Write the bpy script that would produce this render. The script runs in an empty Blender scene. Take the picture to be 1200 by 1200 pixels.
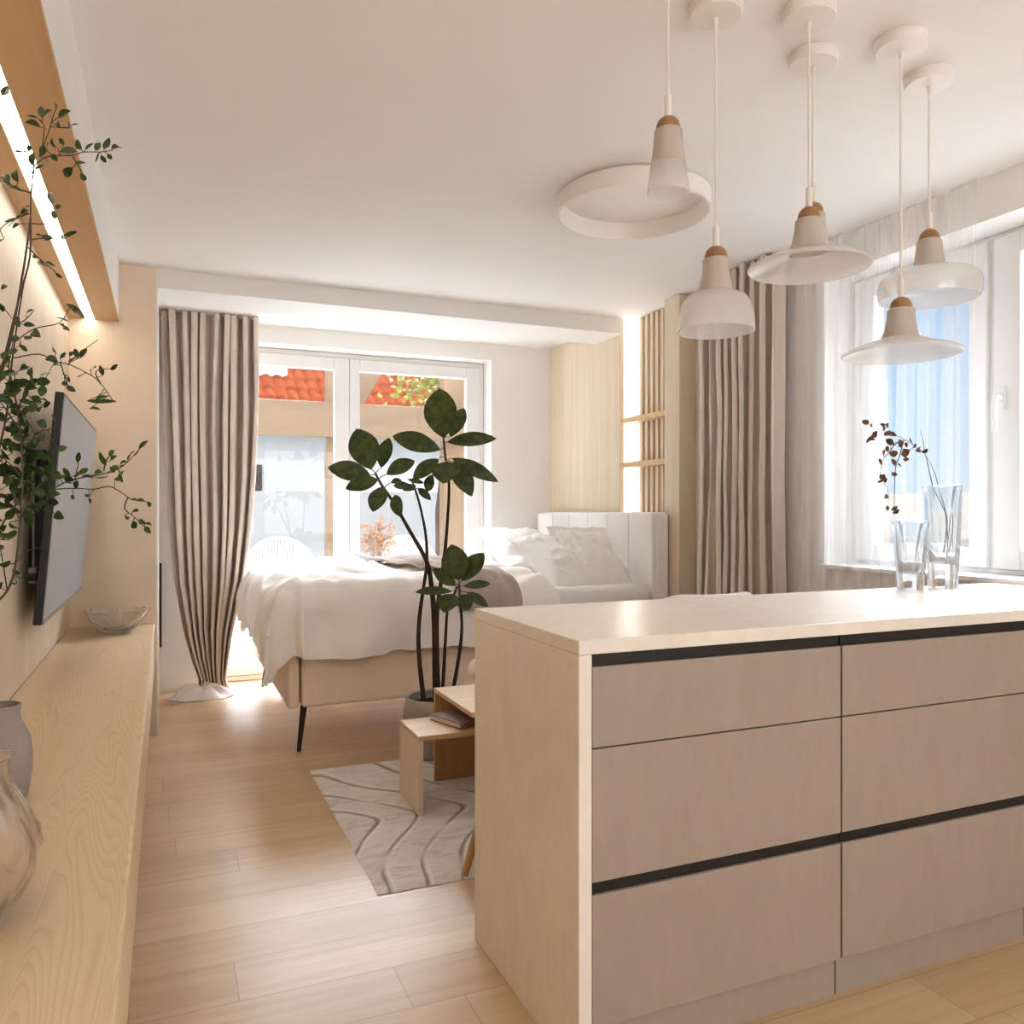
import bpy, math, random
from mathutils import Vector, Matrix, noise, Euler
C = bpy.context.scene.collection
SC = bpy.context.scene
PI = math.pi
R = random.Random(11)
def nz(x, y, z=0.0): return noise.noise(Vector((x, y, z)))
def lerp(a, b, t): return a + (b - a) * t
def sm(t):
    t = max(0.0, min(1.0, t)); return t * t * (3 - 2 * t)

# ---------------------------------------------------------------- materials
def new_mat(name):
    m = bpy.data.materials.new(name); m.use_nodes = True
    nt = m.node_tree; nt.nodes.clear()
    out = nt.nodes.new('ShaderNodeOutputMaterial')
    return m, nt, out
def N(nt, t, **kw):
    n = nt.nodes.new(t)
    for k, v in kw.items(): setattr(n, k, v)
    return n
def ramp(nt, fac, stops):
    r = N(nt, 'ShaderNodeValToRGB'); e = r.color_ramp.elements
    while len(e) < len(stops): e.new(0.5)
    for q, (p, c) in zip(e, stops): q.position = p; q.color = (*c, 1)
    nt.links.new(fac, r.inputs[0]); return r.outputs[0]
def principled(nt, out, rough=.5, spec=.5, **kw):
    b = N(nt, 'ShaderNodeBsdfPrincipled')
    b.inputs['Roughness'].default_value = rough
    b.inputs['Specular IOR Level'].default_value = spec
    for k, v in kw.items(): b.inputs[k].default_value = v
    nt.links.new(b.outputs[0], out.inputs[0]); return b
def bump(nt, b, h, s=.2, d=.01):
    n = N(nt, 'ShaderNodeBump'); n.inputs['Strength'].default_value = s; n.inputs['Distance'].default_value = d
    nt.links.new(h, n.inputs['Height']); nt.links.new(n.outputs[0], b.inputs['Normal'])
def coords(nt, scale=(1, 1, 1), rot=(0, 0, 0), world=True):
    if world:
        g = N(nt, 'ShaderNodeNewGeometry'); src = g.outputs['Position']
    else:
        g = N(nt, 'ShaderNodeTexCoord'); src = g.outputs['Object']
    m = N(nt, 'ShaderNodeMapping'); m.inputs['Scale'].default_value = scale; m.inputs['Rotation'].default_value = rot
    nt.links.new(src, m.inputs[0]); return m.outputs[0]
def noise_tex(nt, vec, scale=5, detail=4, dist=0, rough=.5):
    n = N(nt, 'ShaderNodeTexNoise'); n.inputs['Scale'].default_value = scale; n.inputs['Detail'].default_value = detail
    n.inputs['Distortion'].default_value = dist; n.inputs['Roughness'].default_value = rough
    nt.links.new(vec, n.inputs['Vector']); return n.outputs['Fac']
def mixc(nt, fac, a, b, mode='MIX'):
    m = N(nt, 'ShaderNodeMix', data_type='RGBA', blend_type=mode)
    for s, v in ((m.inputs[0], fac), (m.inputs[6], a), (m.inputs[7], b)):
        if hasattr(v, 'is_linked') or hasattr(v, 'links'): nt.links.new(v, s)
        elif isinstance(v, (int, float)): s.default_value = v
        else: s.default_value = (*v, 1)
    return m.outputs[2]
def plain(name, col, rough=.5, spec=.5, var=.04, scale=6, bmp=0, bscale=200, **kw):
    m, nt, out = new_mat(name); b = principled(nt, out, rough, spec, **kw)
    f = noise_tex(nt, coords(nt), scale, 4)
    lo = tuple(c * (1 - var) for c in col); hi = tuple(min(1, c * (1 + var)) for c in col)
    nt.links.new(ramp(nt, f, [(.3, lo), (.7, hi)]), b.inputs['Base Color'])
    if bmp: bump(nt, b, noise_tex(nt, coords(nt), bscale, 3), bmp, .002)
    return m
def wood(name, dark, mid, light, axis='Z', scale=1.0, rough=.45, figure=0.0, spec=.4):
    """straight grain along the given axis; figure adds cathedral figure"""
    m, nt, out = new_mat(name); b = principled(nt, out, rough, spec)
    lo, hi = 1.1 * scale, 26 * scale
    s = {'X': (lo, hi, hi), 'Y': (hi, lo, hi), 'Z': (hi, hi, lo)}[axis]
    v = coords(nt, s)
    f1 = noise_tex(nt, v, 1.0, 5, .6, .6)
    s2 = {'X': (.6, 5, 5), 'Y': (5, .6, 5), 'Z': (5, 5, .6)}[axis]
    f2 = noise_tex(nt, coords(nt, s2), 1.0, 3, .3)
    c1 = ramp(nt, f1, [(.3, dark), (.5, mid), (.72, light)])
    c2 = ramp(nt, f2, [(.3, tuple(c * .86 for c in mid)), (.7, light)])
    col = mixc(nt, .4, c1, c2)
    if figure:
        s3 = {'X': (.4, 5, 5), 'Y': (5, .4, 5), 'Z': (5, 5, .4)}[axis]
        w = N(nt, 'ShaderNodeTexNoise'); w.inputs['Scale'].default_value = 1.3; w.inputs['Detail'].default_value = 2
        w.inputs['Distortion'].default_value = .9
        nt.links.new(coords(nt, s3), w.inputs['Vector'])
        mm = N(nt, 'ShaderNodeMath', operation='MULTIPLY'); mm.inputs[1].default_value = 44
        nt.links.new(w.outputs['Fac'], mm.inputs[0])
        fr = N(nt, 'ShaderNodeMath', operation='FRACT'); nt.links.new(mm.outputs[0], fr.inputs[0])
        lines = ramp(nt, fr.outputs[0], [(0, tuple(c * .74 for c in mid)), (.22, mid), (.7, light), (1, mid)])
        col = mixc(nt, figure, col, lines)
    nt.links.new(col, b.inputs['Base Color'])
    bump(nt, b, f1, .08, .002)
    return m
def fabric(name, col, rough=.9, weave=350, s=.25, var=.05, sheen=.2):
    m, nt, out = new_mat(name); b = principled(nt, out, rough, .15)
    b.inputs['Sheen Weight'].default_value = sheen
    f = noise_tex(nt, coords(nt), 9, 4)
    nt.links.new(ramp(nt, f, [(.3, tuple(c * (1 - var) for c in col)), (.7, tuple(min(1, c * (1 + var)) for c in col))]), b.inputs['Base Color'])
    bump(nt, b, noise_tex(nt, coords(nt), weave, 2), s, .002)
    return m
def schlick(nt, f0, f90):
    lw = N(nt, 'ShaderNodeLayerWeight'); lw.inputs[0].default_value = .5
    pw = N(nt, 'ShaderNodeMath', operation='POWER'); pw.inputs[1].default_value = 4.5; nt.links.new(lw.outputs['Facing'], pw.inputs[0])
    ma = N(nt, 'ShaderNodeMath', operation='MULTIPLY_ADD'); ma.inputs[1].default_value = f90 - f0; ma.inputs[2].default_value = f0
    nt.links.new(pw.outputs[0], ma.inputs[0]); return ma.outputs[0]
def see_through(name, col, alpha, rough=.1, gloss=.08, translucent=.5):
    """thin sheer or opal layer: part transparent, part white scatter, a little gloss"""
    m, nt, out = new_mat(name)
    t = N(nt, 'ShaderNodeBsdfTransparent'); d = N(nt, 'ShaderNodeBsdfDiffuse'); tr = N(nt, 'ShaderNodeBsdfTranslucent')
    d.inputs[0].default_value = (*col, 1); tr.inputs[0].default_value = (*col, 1)
    g = N(nt, 'ShaderNodeBsdfGlossy'); g.inputs['Roughness'].default_value = rough
    m1 = N(nt, 'ShaderNodeMixShader'); m1.inputs[0].default_value = translucent
    nt.links.new(d.outputs[0], m1.inputs[1]); nt.links.new(tr.outputs[0], m1.inputs[2])
    m2 = N(nt, 'ShaderNodeMixShader'); m2.inputs[0].default_value = alpha
    nt.links.new(t.outputs[0], m2.inputs[1]); nt.links.new(m1.outputs[0], m2.inputs[2])
    m3 = N(nt, 'ShaderNodeMixShader'); nt.links.new(schlick(nt, gloss * .4, gloss * 3), m3.inputs[0])
    nt.links.new(m2.outputs[0], m3.inputs[1]); nt.links.new(g.outputs[0], m3.inputs[2])
    nt.links.new(m3.outputs[0], out.inputs[0]); return m
def emitter(name, col, s):
    m, nt, out = new_mat(name); e = N(nt, 'ShaderNodeEmission')
    e.inputs[0].default_value = (*col, 1); e.inputs[1].default_value = s
    nt.links.new(e.outputs[0], out.inputs[0]); return m
def glass(name, col=(1, 1, 1), rough=0.0, ior=1.45, thin=.3):
    m, nt, out = new_mat(name); g = N(nt, 'ShaderNodeBsdfGlass')
    g.inputs[0].default_value = (*col, 1); g.inputs['Roughness'].default_value = rough; g.inputs['IOR'].default_value = ior
    t = N(nt, 'ShaderNodeBsdfTransparent'); t.inputs[0].default_value = (*col, 1)
    mx = N(nt, 'ShaderNodeMixShader'); mx.inputs[0].default_value = thin
    nt.links.new(g.outputs[0], mx.inputs[1]); nt.links.new(t.outputs[0], mx.inputs[2])
    nt.links.new(mx.outputs[0], out.inputs[0]); return m
def pane_glass(name):
    m, nt, out = new_mat(name)
    t = N(nt, 'ShaderNodeBsdfTransparent'); t.inputs[0].default_value = (.96, .97, .97, 1)
    g = N(nt, 'ShaderNodeBsdfGlossy'); g.inputs['Roughness'].default_value = .0
    mx = N(nt, 'ShaderNodeMixShader'); nt.links.new(schlick(nt, .03, .55), mx.inputs[0])
    nt.links.new(t.outputs[0], mx.inputs[1]); nt.links.new(g.outputs[0], mx.inputs[2])
    nt.links.new(mx.outputs[0], out.inputs[0]); return m
def leaf_mat(name, dark, light, trans=.25, rough=.4):
    m, nt, out = new_mat(name); b = principled(nt, out, rough, .35)
    f = noise_tex(nt, coords(nt), 30, 3)
    c = ramp(nt, f, [(.35, dark), (.7, light)]); nt.links.new(c, b.inputs['Base Color'])
    tr = N(nt, 'ShaderNodeBsdfTranslucent'); nt.links.new(c, tr.inputs[0])
    mx = N(nt, 'ShaderNodeMixShader'); mx.inputs[0].default_value = trans
    nt.links.new(b.outputs[0], mx.inputs[1]); nt.links.new(tr.outputs[0], mx.inputs[2])
    nt.links.new(mx.outputs[0], out.inputs[0]); return m
def floor_mat():
    m, nt, out = new_mat('oak_floor'); b = principled(nt, out, .36, .47)
    def mth(op, a, b=None):
        n = N(nt, 'ShaderNodeMath', operation=op)
        for s, q in zip(n.inputs, (a, b)):
            if q is None: continue
            if isinstance(q, (int, float)): s.default_value = q
            else: nt.links.new(q, s)
        return n.outputs[0]
    sp = N(nt, 'ShaderNodeSeparateXYZ'); nt.links.new(coords(nt), sp.inputs[0])
    row = mth('FLOOR', mth('DIVIDE', sp.outputs['Y'], .19))
    wn = N(nt, 'ShaderNodeTexWhiteNoise', noise_dimensions='1D'); nt.links.new(mth('ADD', row, .5), wn.inputs['W'])
    cb = N(nt, 'ShaderNodeCombineXYZ'); nt.links.new(mth('ADD', sp.outputs['X'], mth('MULTIPLY', wn.outputs['Value'], 1.45)), cb.inputs[0])
    nt.links.new(sp.outputs['Y'], cb.inputs[1])
    br = N(nt, 'ShaderNodeTexBrick'); nt.links.new(cb.outputs[0], br.inputs['Vector'])
    br.offset = 0; br.inputs['Scale'].default_value = 1; br.inputs['Brick Width'].default_value = 1.45
    br.inputs['Row Height'].default_value = .19; br.inputs['Mortar Size'].default_value = .0016; br.inputs['Mortar Smooth'].default_value = .3
    br.inputs['Color1'].default_value = (0, 0, 0, 1); br.inputs['Color2'].default_value = (1, 1, 1, 1); br.inputs['Mortar'].default_value = (.5, .5, .5, 1)
    base = ramp(nt, br.outputs['Color'], [(0, (.535, .365, .205)), (.5, (.575, .40, .23)), (1, (.615, .44, .26))])
    f1 = noise_tex(nt, coords(nt, (1.4, 34, 1)), 1.0, 5, .8, .6)
    f2 = noise_tex(nt, coords(nt, (1.2, 4.5, 1)), 1.2, 3, .5)
    g = ramp(nt, f1, [(.3, (.84, .80, .76)), (.6, (1, 1, 1))])
    g2 = ramp(nt, f2, [(.3, (.88, .85, .82)), (.65, (1, 1, 1))])
    c = mixc(nt, 1.0, mixc(nt, .8, base, g, 'MULTIPLY'), g2, 'MULTIPLY')
    gap = mixc(nt, br.outputs['Fac'], c, (.33, .23, .15))
    nt.links.new(gap, b.inputs['Base Color'])
    inv = N(nt, 'ShaderNodeMath', operation='SUBTRACT'); inv.inputs[0].default_value = 1; nt.links.new(br.outputs['Fac'], inv.inputs[1])
    f3 = noise_tex(nt, coords(nt, (8, 20, 1)), 1.5, 4, 1.2)
    mx = N(nt, 'ShaderNodeMath', operation='MULTIPLY_ADD'); mx.inputs[1].default_value = .5
    nt.links.new(f3, mx.inputs[0]); nt.links.new(inv.outputs[0], mx.inputs[2])
    bump(nt, b, mx.outputs[0], .18, .004)
    return m
def rug_mat():
    m, nt, out = new_mat('wave_rug'); b = principled(nt, out, .95, .1); b.inputs['Sheen Weight'].default_value = .3
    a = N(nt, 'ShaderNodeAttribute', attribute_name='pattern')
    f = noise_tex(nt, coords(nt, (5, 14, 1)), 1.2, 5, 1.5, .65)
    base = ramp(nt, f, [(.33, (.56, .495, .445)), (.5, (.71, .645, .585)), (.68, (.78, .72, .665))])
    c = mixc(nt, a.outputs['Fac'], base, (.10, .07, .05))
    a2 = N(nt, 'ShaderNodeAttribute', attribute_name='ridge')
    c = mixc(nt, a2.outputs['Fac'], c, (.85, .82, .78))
    nt.links.new(c, b.inputs['Base Color'])
    bump(nt, b, noise_tex(nt, coords(nt), 260, 3), .6, .006)
    return m
def paving_mat():
    m, nt, out = new_mat('stone_paving'); b = principled(nt, out, .8, .2)
    br = N(nt, 'ShaderNodeTexBrick'); nt.links.new(coords(nt), br.inputs['Vector'])
    br.inputs['Scale'].default_value = 1; br.inputs['Brick Width'].default_value = .6; br.inputs['Row Height'].default_value = .4
    br.inputs['Mortar Size'].default_value = .012
    br.inputs['Color1'].default_value = (.58, .575, .57, 1); br.inputs['Color2'].default_value = (.66, .655, .65, 1); br.inputs['Mortar'].default_value = (.32, .315, .31, 1)
    nt.links.new(br.outputs['Color'], b.inputs['Base Color']); return m
def marble_plaster(name, col, rough, spec, var=.08):
    m, nt, out = new_mat(name); b = principled(nt, out, rough, spec)
    f = noise_tex(nt, coords(nt, (1, 1, .7)), 3.0, 7, .8, .6); f2 = noise_tex(nt, coords(nt, (14, 14, 5)), 2, 4, .6)
    c1 = ramp(nt, f, [(.3, tuple(c * (1 - var) for c in col)), (.7, tuple(min(1, c * (1 + var * .5)) for c in col))])
    c2 = ramp(nt, f2, [(.35, (.955, .95, .945)), (.6, (1, 1, 1))])
    nt.links.new(mixc(nt, 1.0, c1, c2, 'MULTIPLY'), b.inputs['Base Color'])
    return m

M = {}
M['white'] = plain('white_wall_paint', (.83, .81, .79), .75, .2, .015, 3)
M['ceiling'] = plain('white_ceiling_paint', (.84, .82, .80), .8, .2, .01, 3)
M['beige'] = plain('warm_lit_plaster', (.83, .68, .53), .8, .2, .03, 5, .05)  # warm strip light and shade on the wall stub put into its colour
M['pvc'] = plain('white_window_frame', (.77, .765, .755), .35, .4, .01)
M['pane'] = pane_glass('window_glass')
M['oak_v'] = wood('oak_veneer_upright', (.60, .475, .34), (.67, .555, .415), (.725, .625, .49), 'Z', .8, .5)
M['oak_y'] = wood('oak_bench_grain', (.56, .39, .225), (.66, .485, .295), (.73, .56, .36), 'Y', .8, .4, .5)
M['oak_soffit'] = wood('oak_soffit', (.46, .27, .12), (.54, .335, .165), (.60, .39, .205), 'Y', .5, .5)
M['oak_table'] = wood('oak_table', (.52, .34, .17), (.61, .42, .225), (.68, .49, .28), 'X', 1.4, .45)
M['oak_leg'] = wood('oak_turned_leg', (.38, .215, .095), (.46, .27, .125), (.52, .32, .16), 'Z', 1.4, .45)
M['wood_cap'] = wood('lamp_wood', (.20, .095, .036), (.29, .145, .06), (.37, .20, .09), 'Z', 3, .4)
M['deck'] = wood('pergola_timber', (.07, .038, .018), (.105, .063, .032), (.135, .085, .045), 'X', .35, .6)
M['floor'] = floor_mat(); M['rug'] = rug_mat(); M['paving'] = paving_mat()
M['stone'] = marble_plaster('island_stone', (.83, .75, .66), .3, .5, .07)
M['drawer'] = marble_plaster('drawer_lacquer', (.35, .275, .22), .42, .4, .04)
M['black'] = plain('black_channel', (.012, .009, .006), .5, .3, .05)
M['dark_metal'] = plain('dark_bronze_metal', (.035, .025, .02), .4, .5, .05, Metallic=.6)
M['screen'] = plain('tv_screen_haze', (.42, .455, .51), .35, .35, .02)  # lavender grey base stands for reflected haze on a black screen
M['tvblack'] = plain('black_plastic', (.012, .011, .01), .4, .4)
M['bracket'] = plain('taupe_metal', (.34, .27, .21), .5, .4)
M['linen'] = fabric('white_bed_linen', (.78, .755, .73), .9, 420, .15, .015)
M['duvet'] = fabric('cream_duvet_cotton', (.88, .83, .77), .9, 420, .15, .015)
M['headboard'] = fabric('light_grey_upholstery', (.83, .80, .77), .9, 420, .3, .03)
M['bedbase'] = fabric('beige_upholstery', (.84, .69, .55), .9, 420, .3, .03)
M['throw'] = fabric('taupe_throw', (.40, .325, .27), .95, 300, .5, .08)
M['curtain'] = fabric('taupe_curtain', (.64, .555, .475), .9, 500, .2, .04)
M['lining'] = fabric('white_curtain_lining', (.80, .77, .74), .9, 400, .2, .02)
M['sheer'] = see_through('sheer_voile', (.93, .92, .92), .15, .5, .0, .14)
M['boucle'] = fabric('white_boucle', (.76, .71, .66), .95, 90, .8, .04)
M['opal_neck'] = plain('opal_shade_neck', (.50, .425, .365), .25, .5, .02)
M['opal'] = see_through('opal_glass_skirt', (.90, .88, .86), .42, .06, .16, .45)
M['lamp_white'] = plain('white_lamp_metal', (.80, .75, .70), .4, .4, .01)
M['led'] = emitter('led_strip', (1, .94, .86), 9.0)
M['led_niche'] = emitter('led_panel', (1, .95, .90), 6.0)
M['clear'] = glass('clear_glass', (.99, .99, .99), 0, 1.46, .2)
M['crystal'] = glass('crystal_glass', (.975, .985, .99), 0, 1.5, .12)
M['ceramic'] = plain('grey_ceramic', (.34, .29, .255), .6, .3, .06, 14, .1, 60)
M['pot'] = plain('stone_grey_pot', (.36, .31, .27), .75, .2, .08, 20, .2, 80)
M['soil'] = plain('dark_soil', (.035, .025, .02), 1, .1, .4, 60, .8, 90)
M['stem'] = plain('brown_stem', (.055, .035, .025), .8, .2, .3, 60, .3, 150)
M['twig'] = plain('grey_twig', (.09, .07, .055), .8, .2, .2, 80)
M['dried_stem'] = plain('dried_twig', (.16, .10, .07), .8, .2, .2, 80)
M['leaf_big'] = leaf_mat('dark_green_leaf', (.022, .034, .007), (.075, .09, .018), .15)
M['leaf'] = leaf_mat('branch_leaf', (.018, .038, .008), (.06, .10, .018), .2)
M['leaf_dry'] = leaf_mat('dried_leaf', (.075, .03, .012), (.17, .075, .03), .15, .7)
M['book'] = plain('taupe_book_cover', (.22, .165, .13), .6, .3, .1, 30)
M['paper'] = plain('paper_block', (.62, .56, .48), .9, .1)
M['rattan'] = plain('pale_rattan', (.40, .31, .22), .7, .3, .06)
M['weave'] = plain('pale_cane_weave', (.36, .34, .32), .8, .2, .04)
M['cushion'] = fabric('white_cushion', (.86, .84, .81), .9)
M['render_white'] = plain('white_render', (.30, .305, .31), .9, .1, .02)
M['render_beige'] = plain('sand_render', (.20, .175, .15), .9, .1, .03)
M['tile'] = plain('red_clay_tile', (.10, .024, .011), .95, .0, .25, 5)
M['brass'] = plain('steel_hinge', (.55, .53, .5), .35, .5, Metallic=.8)
M['tree_leaf'] = leaf_mat('yellow_green_leaf', (.10, .095, .018), (.20, .19, .04), .4)

# ---------------------------------------------------------------- mesh helpers
class MB:
    def __init__(s): s.v = []; s.f = []; s.mi = []; s.sm = []; s.attr = {}
    def face(s, idx, mi=0, smooth=False): s.f.append(tuple(idx)); s.mi.append(mi); s.sm.append(smooth)
    def box(s, x0, x1, y0, y1, z0, z1, mi=0, rot=None, piv=None):
        b = len(s.v)
        for x in (x0, x1):
            for y in (y0, y1):
                for z in (z0, z1):
                    p = Vector((x, y, z))
                    if rot is not None:
                        c = Vector(piv) if piv is not None else Vector(((x0 + x1) / 2, (y0 + y1) / 2, (z0 + z1) / 2))
                        p = rot @ (p - c) + c
                    s.v.append(tuple(p))
        for q in ((0, 1, 3, 2), (4, 6, 7, 5), (0, 4, 5, 1), (2, 3, 7, 6), (0, 2, 6, 4), (1, 5, 7, 3)):
            s.face([b + i for i in q], mi)
        return s
    def prism(s, poly, h0, h1, axis='Y', mi=0):
        """poly: list of 2D points, extruded along axis"""
        b = len(s.v); n = len(poly)
        for h in (h0, h1):
            for p, q in poly:
                s.v.append({'Y': (p, h, q), 'X': (h, p, q), 'Z': (p, q, h)}[axis])
        s.face([b + i for i in range(n)], mi); s.face([b + n + i for i in reversed(range(n))], mi)
        for i in range(n):
            j = (i + 1) % n; s.face((b + i, b + n + i, b + n + j, b + j), mi)
        return s
    def lathe(s, prof, c=(0, 0, 0), n=32, mi=0, fn=None, close=False, smooth=True):
        """prof: (r, z) pairs; fn(ang, r, z) -> r scale"""
        b = len(s.v); k = len(prof)
        for r, z in prof:
            for i in range(n):
                a = 2 * PI * i / n; q = r * (fn(a, r, z) if fn else 1)
                s.v.append((c[0] + q * math.cos(a), c[1] + q * math.sin(a), c[2] + z))
        for j in range(k - 1 if not close else k):
            j2 = (j + 1) % k
            for i in range(n):
                i2 = (i + 1) % n
                s.face((b + j * n + i, b + j * n + i2, b + j2 * n + i2, b + j2 * n + i), mi, smooth)
        if not close:
            for j, rev in ((0, True), (k - 1, False)):
                if prof[j][0] > 1e-5:
                    idx = [b + j * n + i for i in range(n)]
                    s.face(list(reversed(idx)) if rev else idx, mi)
        return s
    def tube(s, pts, rad, n=8, mi=0, caps=True):
        pts = [Vector(p) for p in pts]
        if not hasattr(rad, '__len__'): rad = [rad] * len(pts)
        b = len(s.v); k = len(pts); up = Vector((.3, .2, 1)).normalized(); prev = None
        for j, p in enumerate(pts):
            t = (pts[min(j + 1, k - 1)] - pts[max(j - 1, 0)])
            t = t.normalized() if t.length > 1e-9 else Vector((0, 0, 1))
            if prev is None:
                a = t.cross(up)
                if a.length < 1e-3: a = t.cross(Vector((1, 0, 0)))
                a.normalize()
            else:
                a = prev - t * prev.dot(t); a.normalize()
            prev = a; c = t.cross(a)
            for i in range(n):
                w = 2 * PI * i / n; q = p + (a * math.cos(w) + c * math.sin(w)) * rad[j]; s.v.append(tuple(q))
        for j in range(k - 1):
            for i in range(n):
                i2 = (i + 1) % n
                s.face((b + j * n + i, b + j * n + i2, b + (j + 1) * n + i2, b + (j + 1) * n + i), mi, True)
        if caps:
            s.face([b + i for i in reversed(range(n))], mi); s.face([b + (k - 1) * n + i for i in range(n)], mi)
        return s
    def grid(s, nx, ny, fn, mi=0, smooth=True, wrap=False):
        b = len(s.v)
        for j in range(ny + 1):
            for i in range(nx + 1): s.v.append(tuple(fn(i / nx, j / ny)))
        for j in range(ny):
            for i in range(nx):
                s.face((b + j * (nx + 1) + i, b + j * (nx + 1) + i + 1, b + (j + 1) * (nx + 1) + i + 1, b + (j + 1) * (nx + 1) + i), mi, smooth)
        return s
    def leaf(s, base, tip, w, face, droop=.12, fold=.18, n=7, mi=0, shape=.9):
        """a leaf blade: pointed oval, folded on its midrib, drooping"""
        base, tip = Vector(base), Vector(tip); ax = tip - base; L = ax.length
        if L < 1e-5: return s
        ax.normalize(); side = ax.cross(Vector(face))
        if side.length < 1e-3: side = ax.cross(Vector((0, 0, 1)))
        if side.length < 1e-3: side = Vector((1, 0, 0))
        side.normalize(); up = side.cross(ax).normalized(); b = len(s.v)
        for j in range(n + 1):
            t = j / n; hw = w / 2 * (math.sin(PI * min(1, t ** shape)) ** .8 if 0 < t < 1 else 0) + (.02 * w)
            if j == n: hw = .004 * w
            c = base + ax * (L * t) + up * (droop * L * math.sin(PI * t))
            s.v.append(tuple(c - side * hw + up * (fold * hw))); s.v.append(tuple(c)); s.v.append(tuple(c + side * hw + up * (fold * hw)))
        for j in range(n):
            q = b + 3 * j
            s.face((q, q + 1, q + 4, q + 3), mi, True); s.face((q + 1, q + 2, q + 5, q + 4), mi, True)
        return s

def wloc(o):
    p = Vector((0, 0, 0))
    while o is not None: p += o.location; o = o.parent
    return p
def obj(name, mb, mats, parent=None, bevel=0, seg=2, solid=0, subsurf=0, loc=None, offset=0, esplit=True):
    me = bpy.data.meshes.new(name)
    o0 = wloc(parent) if parent is not None else Vector((0, 0, 0))
    if loc is not None: o0 = o0 + (Vector(loc) - o0)
    me.from_pydata([tuple(Vector(v) - o0) for v in mb.v], [], mb.f)
    if not isinstance(mats, (list, tuple)): mats = [mats]
    for m in mats: me.materials.append(m)
    me.polygons.foreach_set('material_index', mb.mi); me.polygons.foreach_set('use_smooth', mb.sm)
    for k, vals in mb.attr.items():
        a = me.attributes.new(k, 'FLOAT', 'POINT'); a.data.foreach_set('value', vals)
    me.update()
    o = bpy.data.objects.new(name, me); C.objects.link(o)
    if parent is not None:
        o.parent = parent
        if loc is not None: o.location = Vector(loc) - wloc(parent)
    elif loc is not None: o.location = loc
    if solid:
        md = o.modifiers.new('thickness', 'SOLIDIFY'); md.thickness = solid; md.offset = offset
    if bevel:
        md = o.modifiers.new('bevel', 'BEVEL'); md.width = bevel; md.segments = seg; md.limit_method = 'ANGLE'; md.angle_limit = math.radians(40); md.harden_normals = False
    if esplit:
        md = o.modifiers.new('crisp_edges', 'EDGE_SPLIT'); md.split_angle = math.radians(38)
    if subsurf:
        md = o.modifiers.new('smooth', 'SUBSURF'); md.levels = subsurf; md.render_levels = subsurf
    return o
def tag(o, label, cat, group=None, kind=None):
    o['label'] = label; o['category'] = cat
    if group: o['group'] = group
    if kind: o['kind'] = kind
    return o
def thing(name, label, cat, loc=(0, 0, 0), group=None):
    o = bpy.data.objects.new(name, None); C.objects.link(o); o.location = loc; o.empty_display_size = .1
    return tag(o, label, cat, group)
def struct(name, mb, mat, label, cat, **kw):
    o = obj(name, mb, mat, **kw); return tag(o, label, cat, kind='structure')
def copy_tree(o, parent=None):
    c = o.copy(); C.objects.link(c); c.parent = parent
    for ch in list(o.children): copy_tree(ch, c)
    return c

# ---------------------------------------------------------------- room shell
H = 2.51            # ceiling height
XL, XR = -.475, 2.95
YB, YREAR = 5.89, -1.6
struct('floor', MB().box(XL - .3, XR + .3, YREAR - .2, YB + .27, -.2, 0), M['floor'], 'pale oak plank floor running through the whole room', 'floor')
struct('ceiling', MB().box(XL - .3, XR + .4, YREAR - .2, YB + .3, H, H + .25), M['ceiling'], 'flat white ceiling above the room', 'ceiling')
struct('wall_left', MB().box(XL - .3, XL, YREAR, 4.755, 0, H), M['white'], 'wall behind the long oak bench', 'wall')
pier = MB().box(XL - .3, -.05, 4.755, YB, 0, H)
struct('wall_pier', pier, M['beige'], 'wall stub in painted warm light closing the end of the long bench', 'wall')
struct('trim_6', MB().box(-.05, -.043, 4.76, YB, 0, H - .104), M['white'], 'white painted return on the side of the wall stub', 'trim')
# back wall with balcony door opening X -.02..2.338, z 0..2.385
DX0, DX1, DZ = .21, 2.338, 2.385
bw = MB().box(-.05, DX0, YB, YB + .27, 0, H).box(DX1, XR + .4, YB, YB + .27, 0, H).box(DX0, DX1, YB, YB + .27, DZ, H)
struct('wall_back', bw, M['white'], 'white end wall around the balcony door', 'wall')
# right wall with windows
WY0, WY1, WZ0, WZ1 = 1.53, 3.037, .945, 2.34      # window by the island
XO = XR + .30
rw = MB()
rw.box(XR, XO, WY1, YB, 0, H).box(XR, XO, WY0, WY1, 0, WZ0).box(XR, XO, WY0, WY1, WZ1, H)
rw.box(XR, XO, YREAR, WY0, 0, H)
struct('wall_right', rw, M['white'], 'white window wall on the right', 'wall')
RX0, RX1, RZ = .1, 2.7, 2.3  # rear opening added out of view to let fill daylight in
rr = MB().box(XL - .3, RX0, YREAR - .2, YREAR, 0, H).box(RX1, XO, YREAR - .2, YREAR, 0, H).box(RX0, RX1, YREAR - .2, YREAR, RZ, H)
struct('wall_rear', rr, M['white'], 'white wall behind the viewpoint with an opening added for fill daylight', 'wall')
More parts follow.
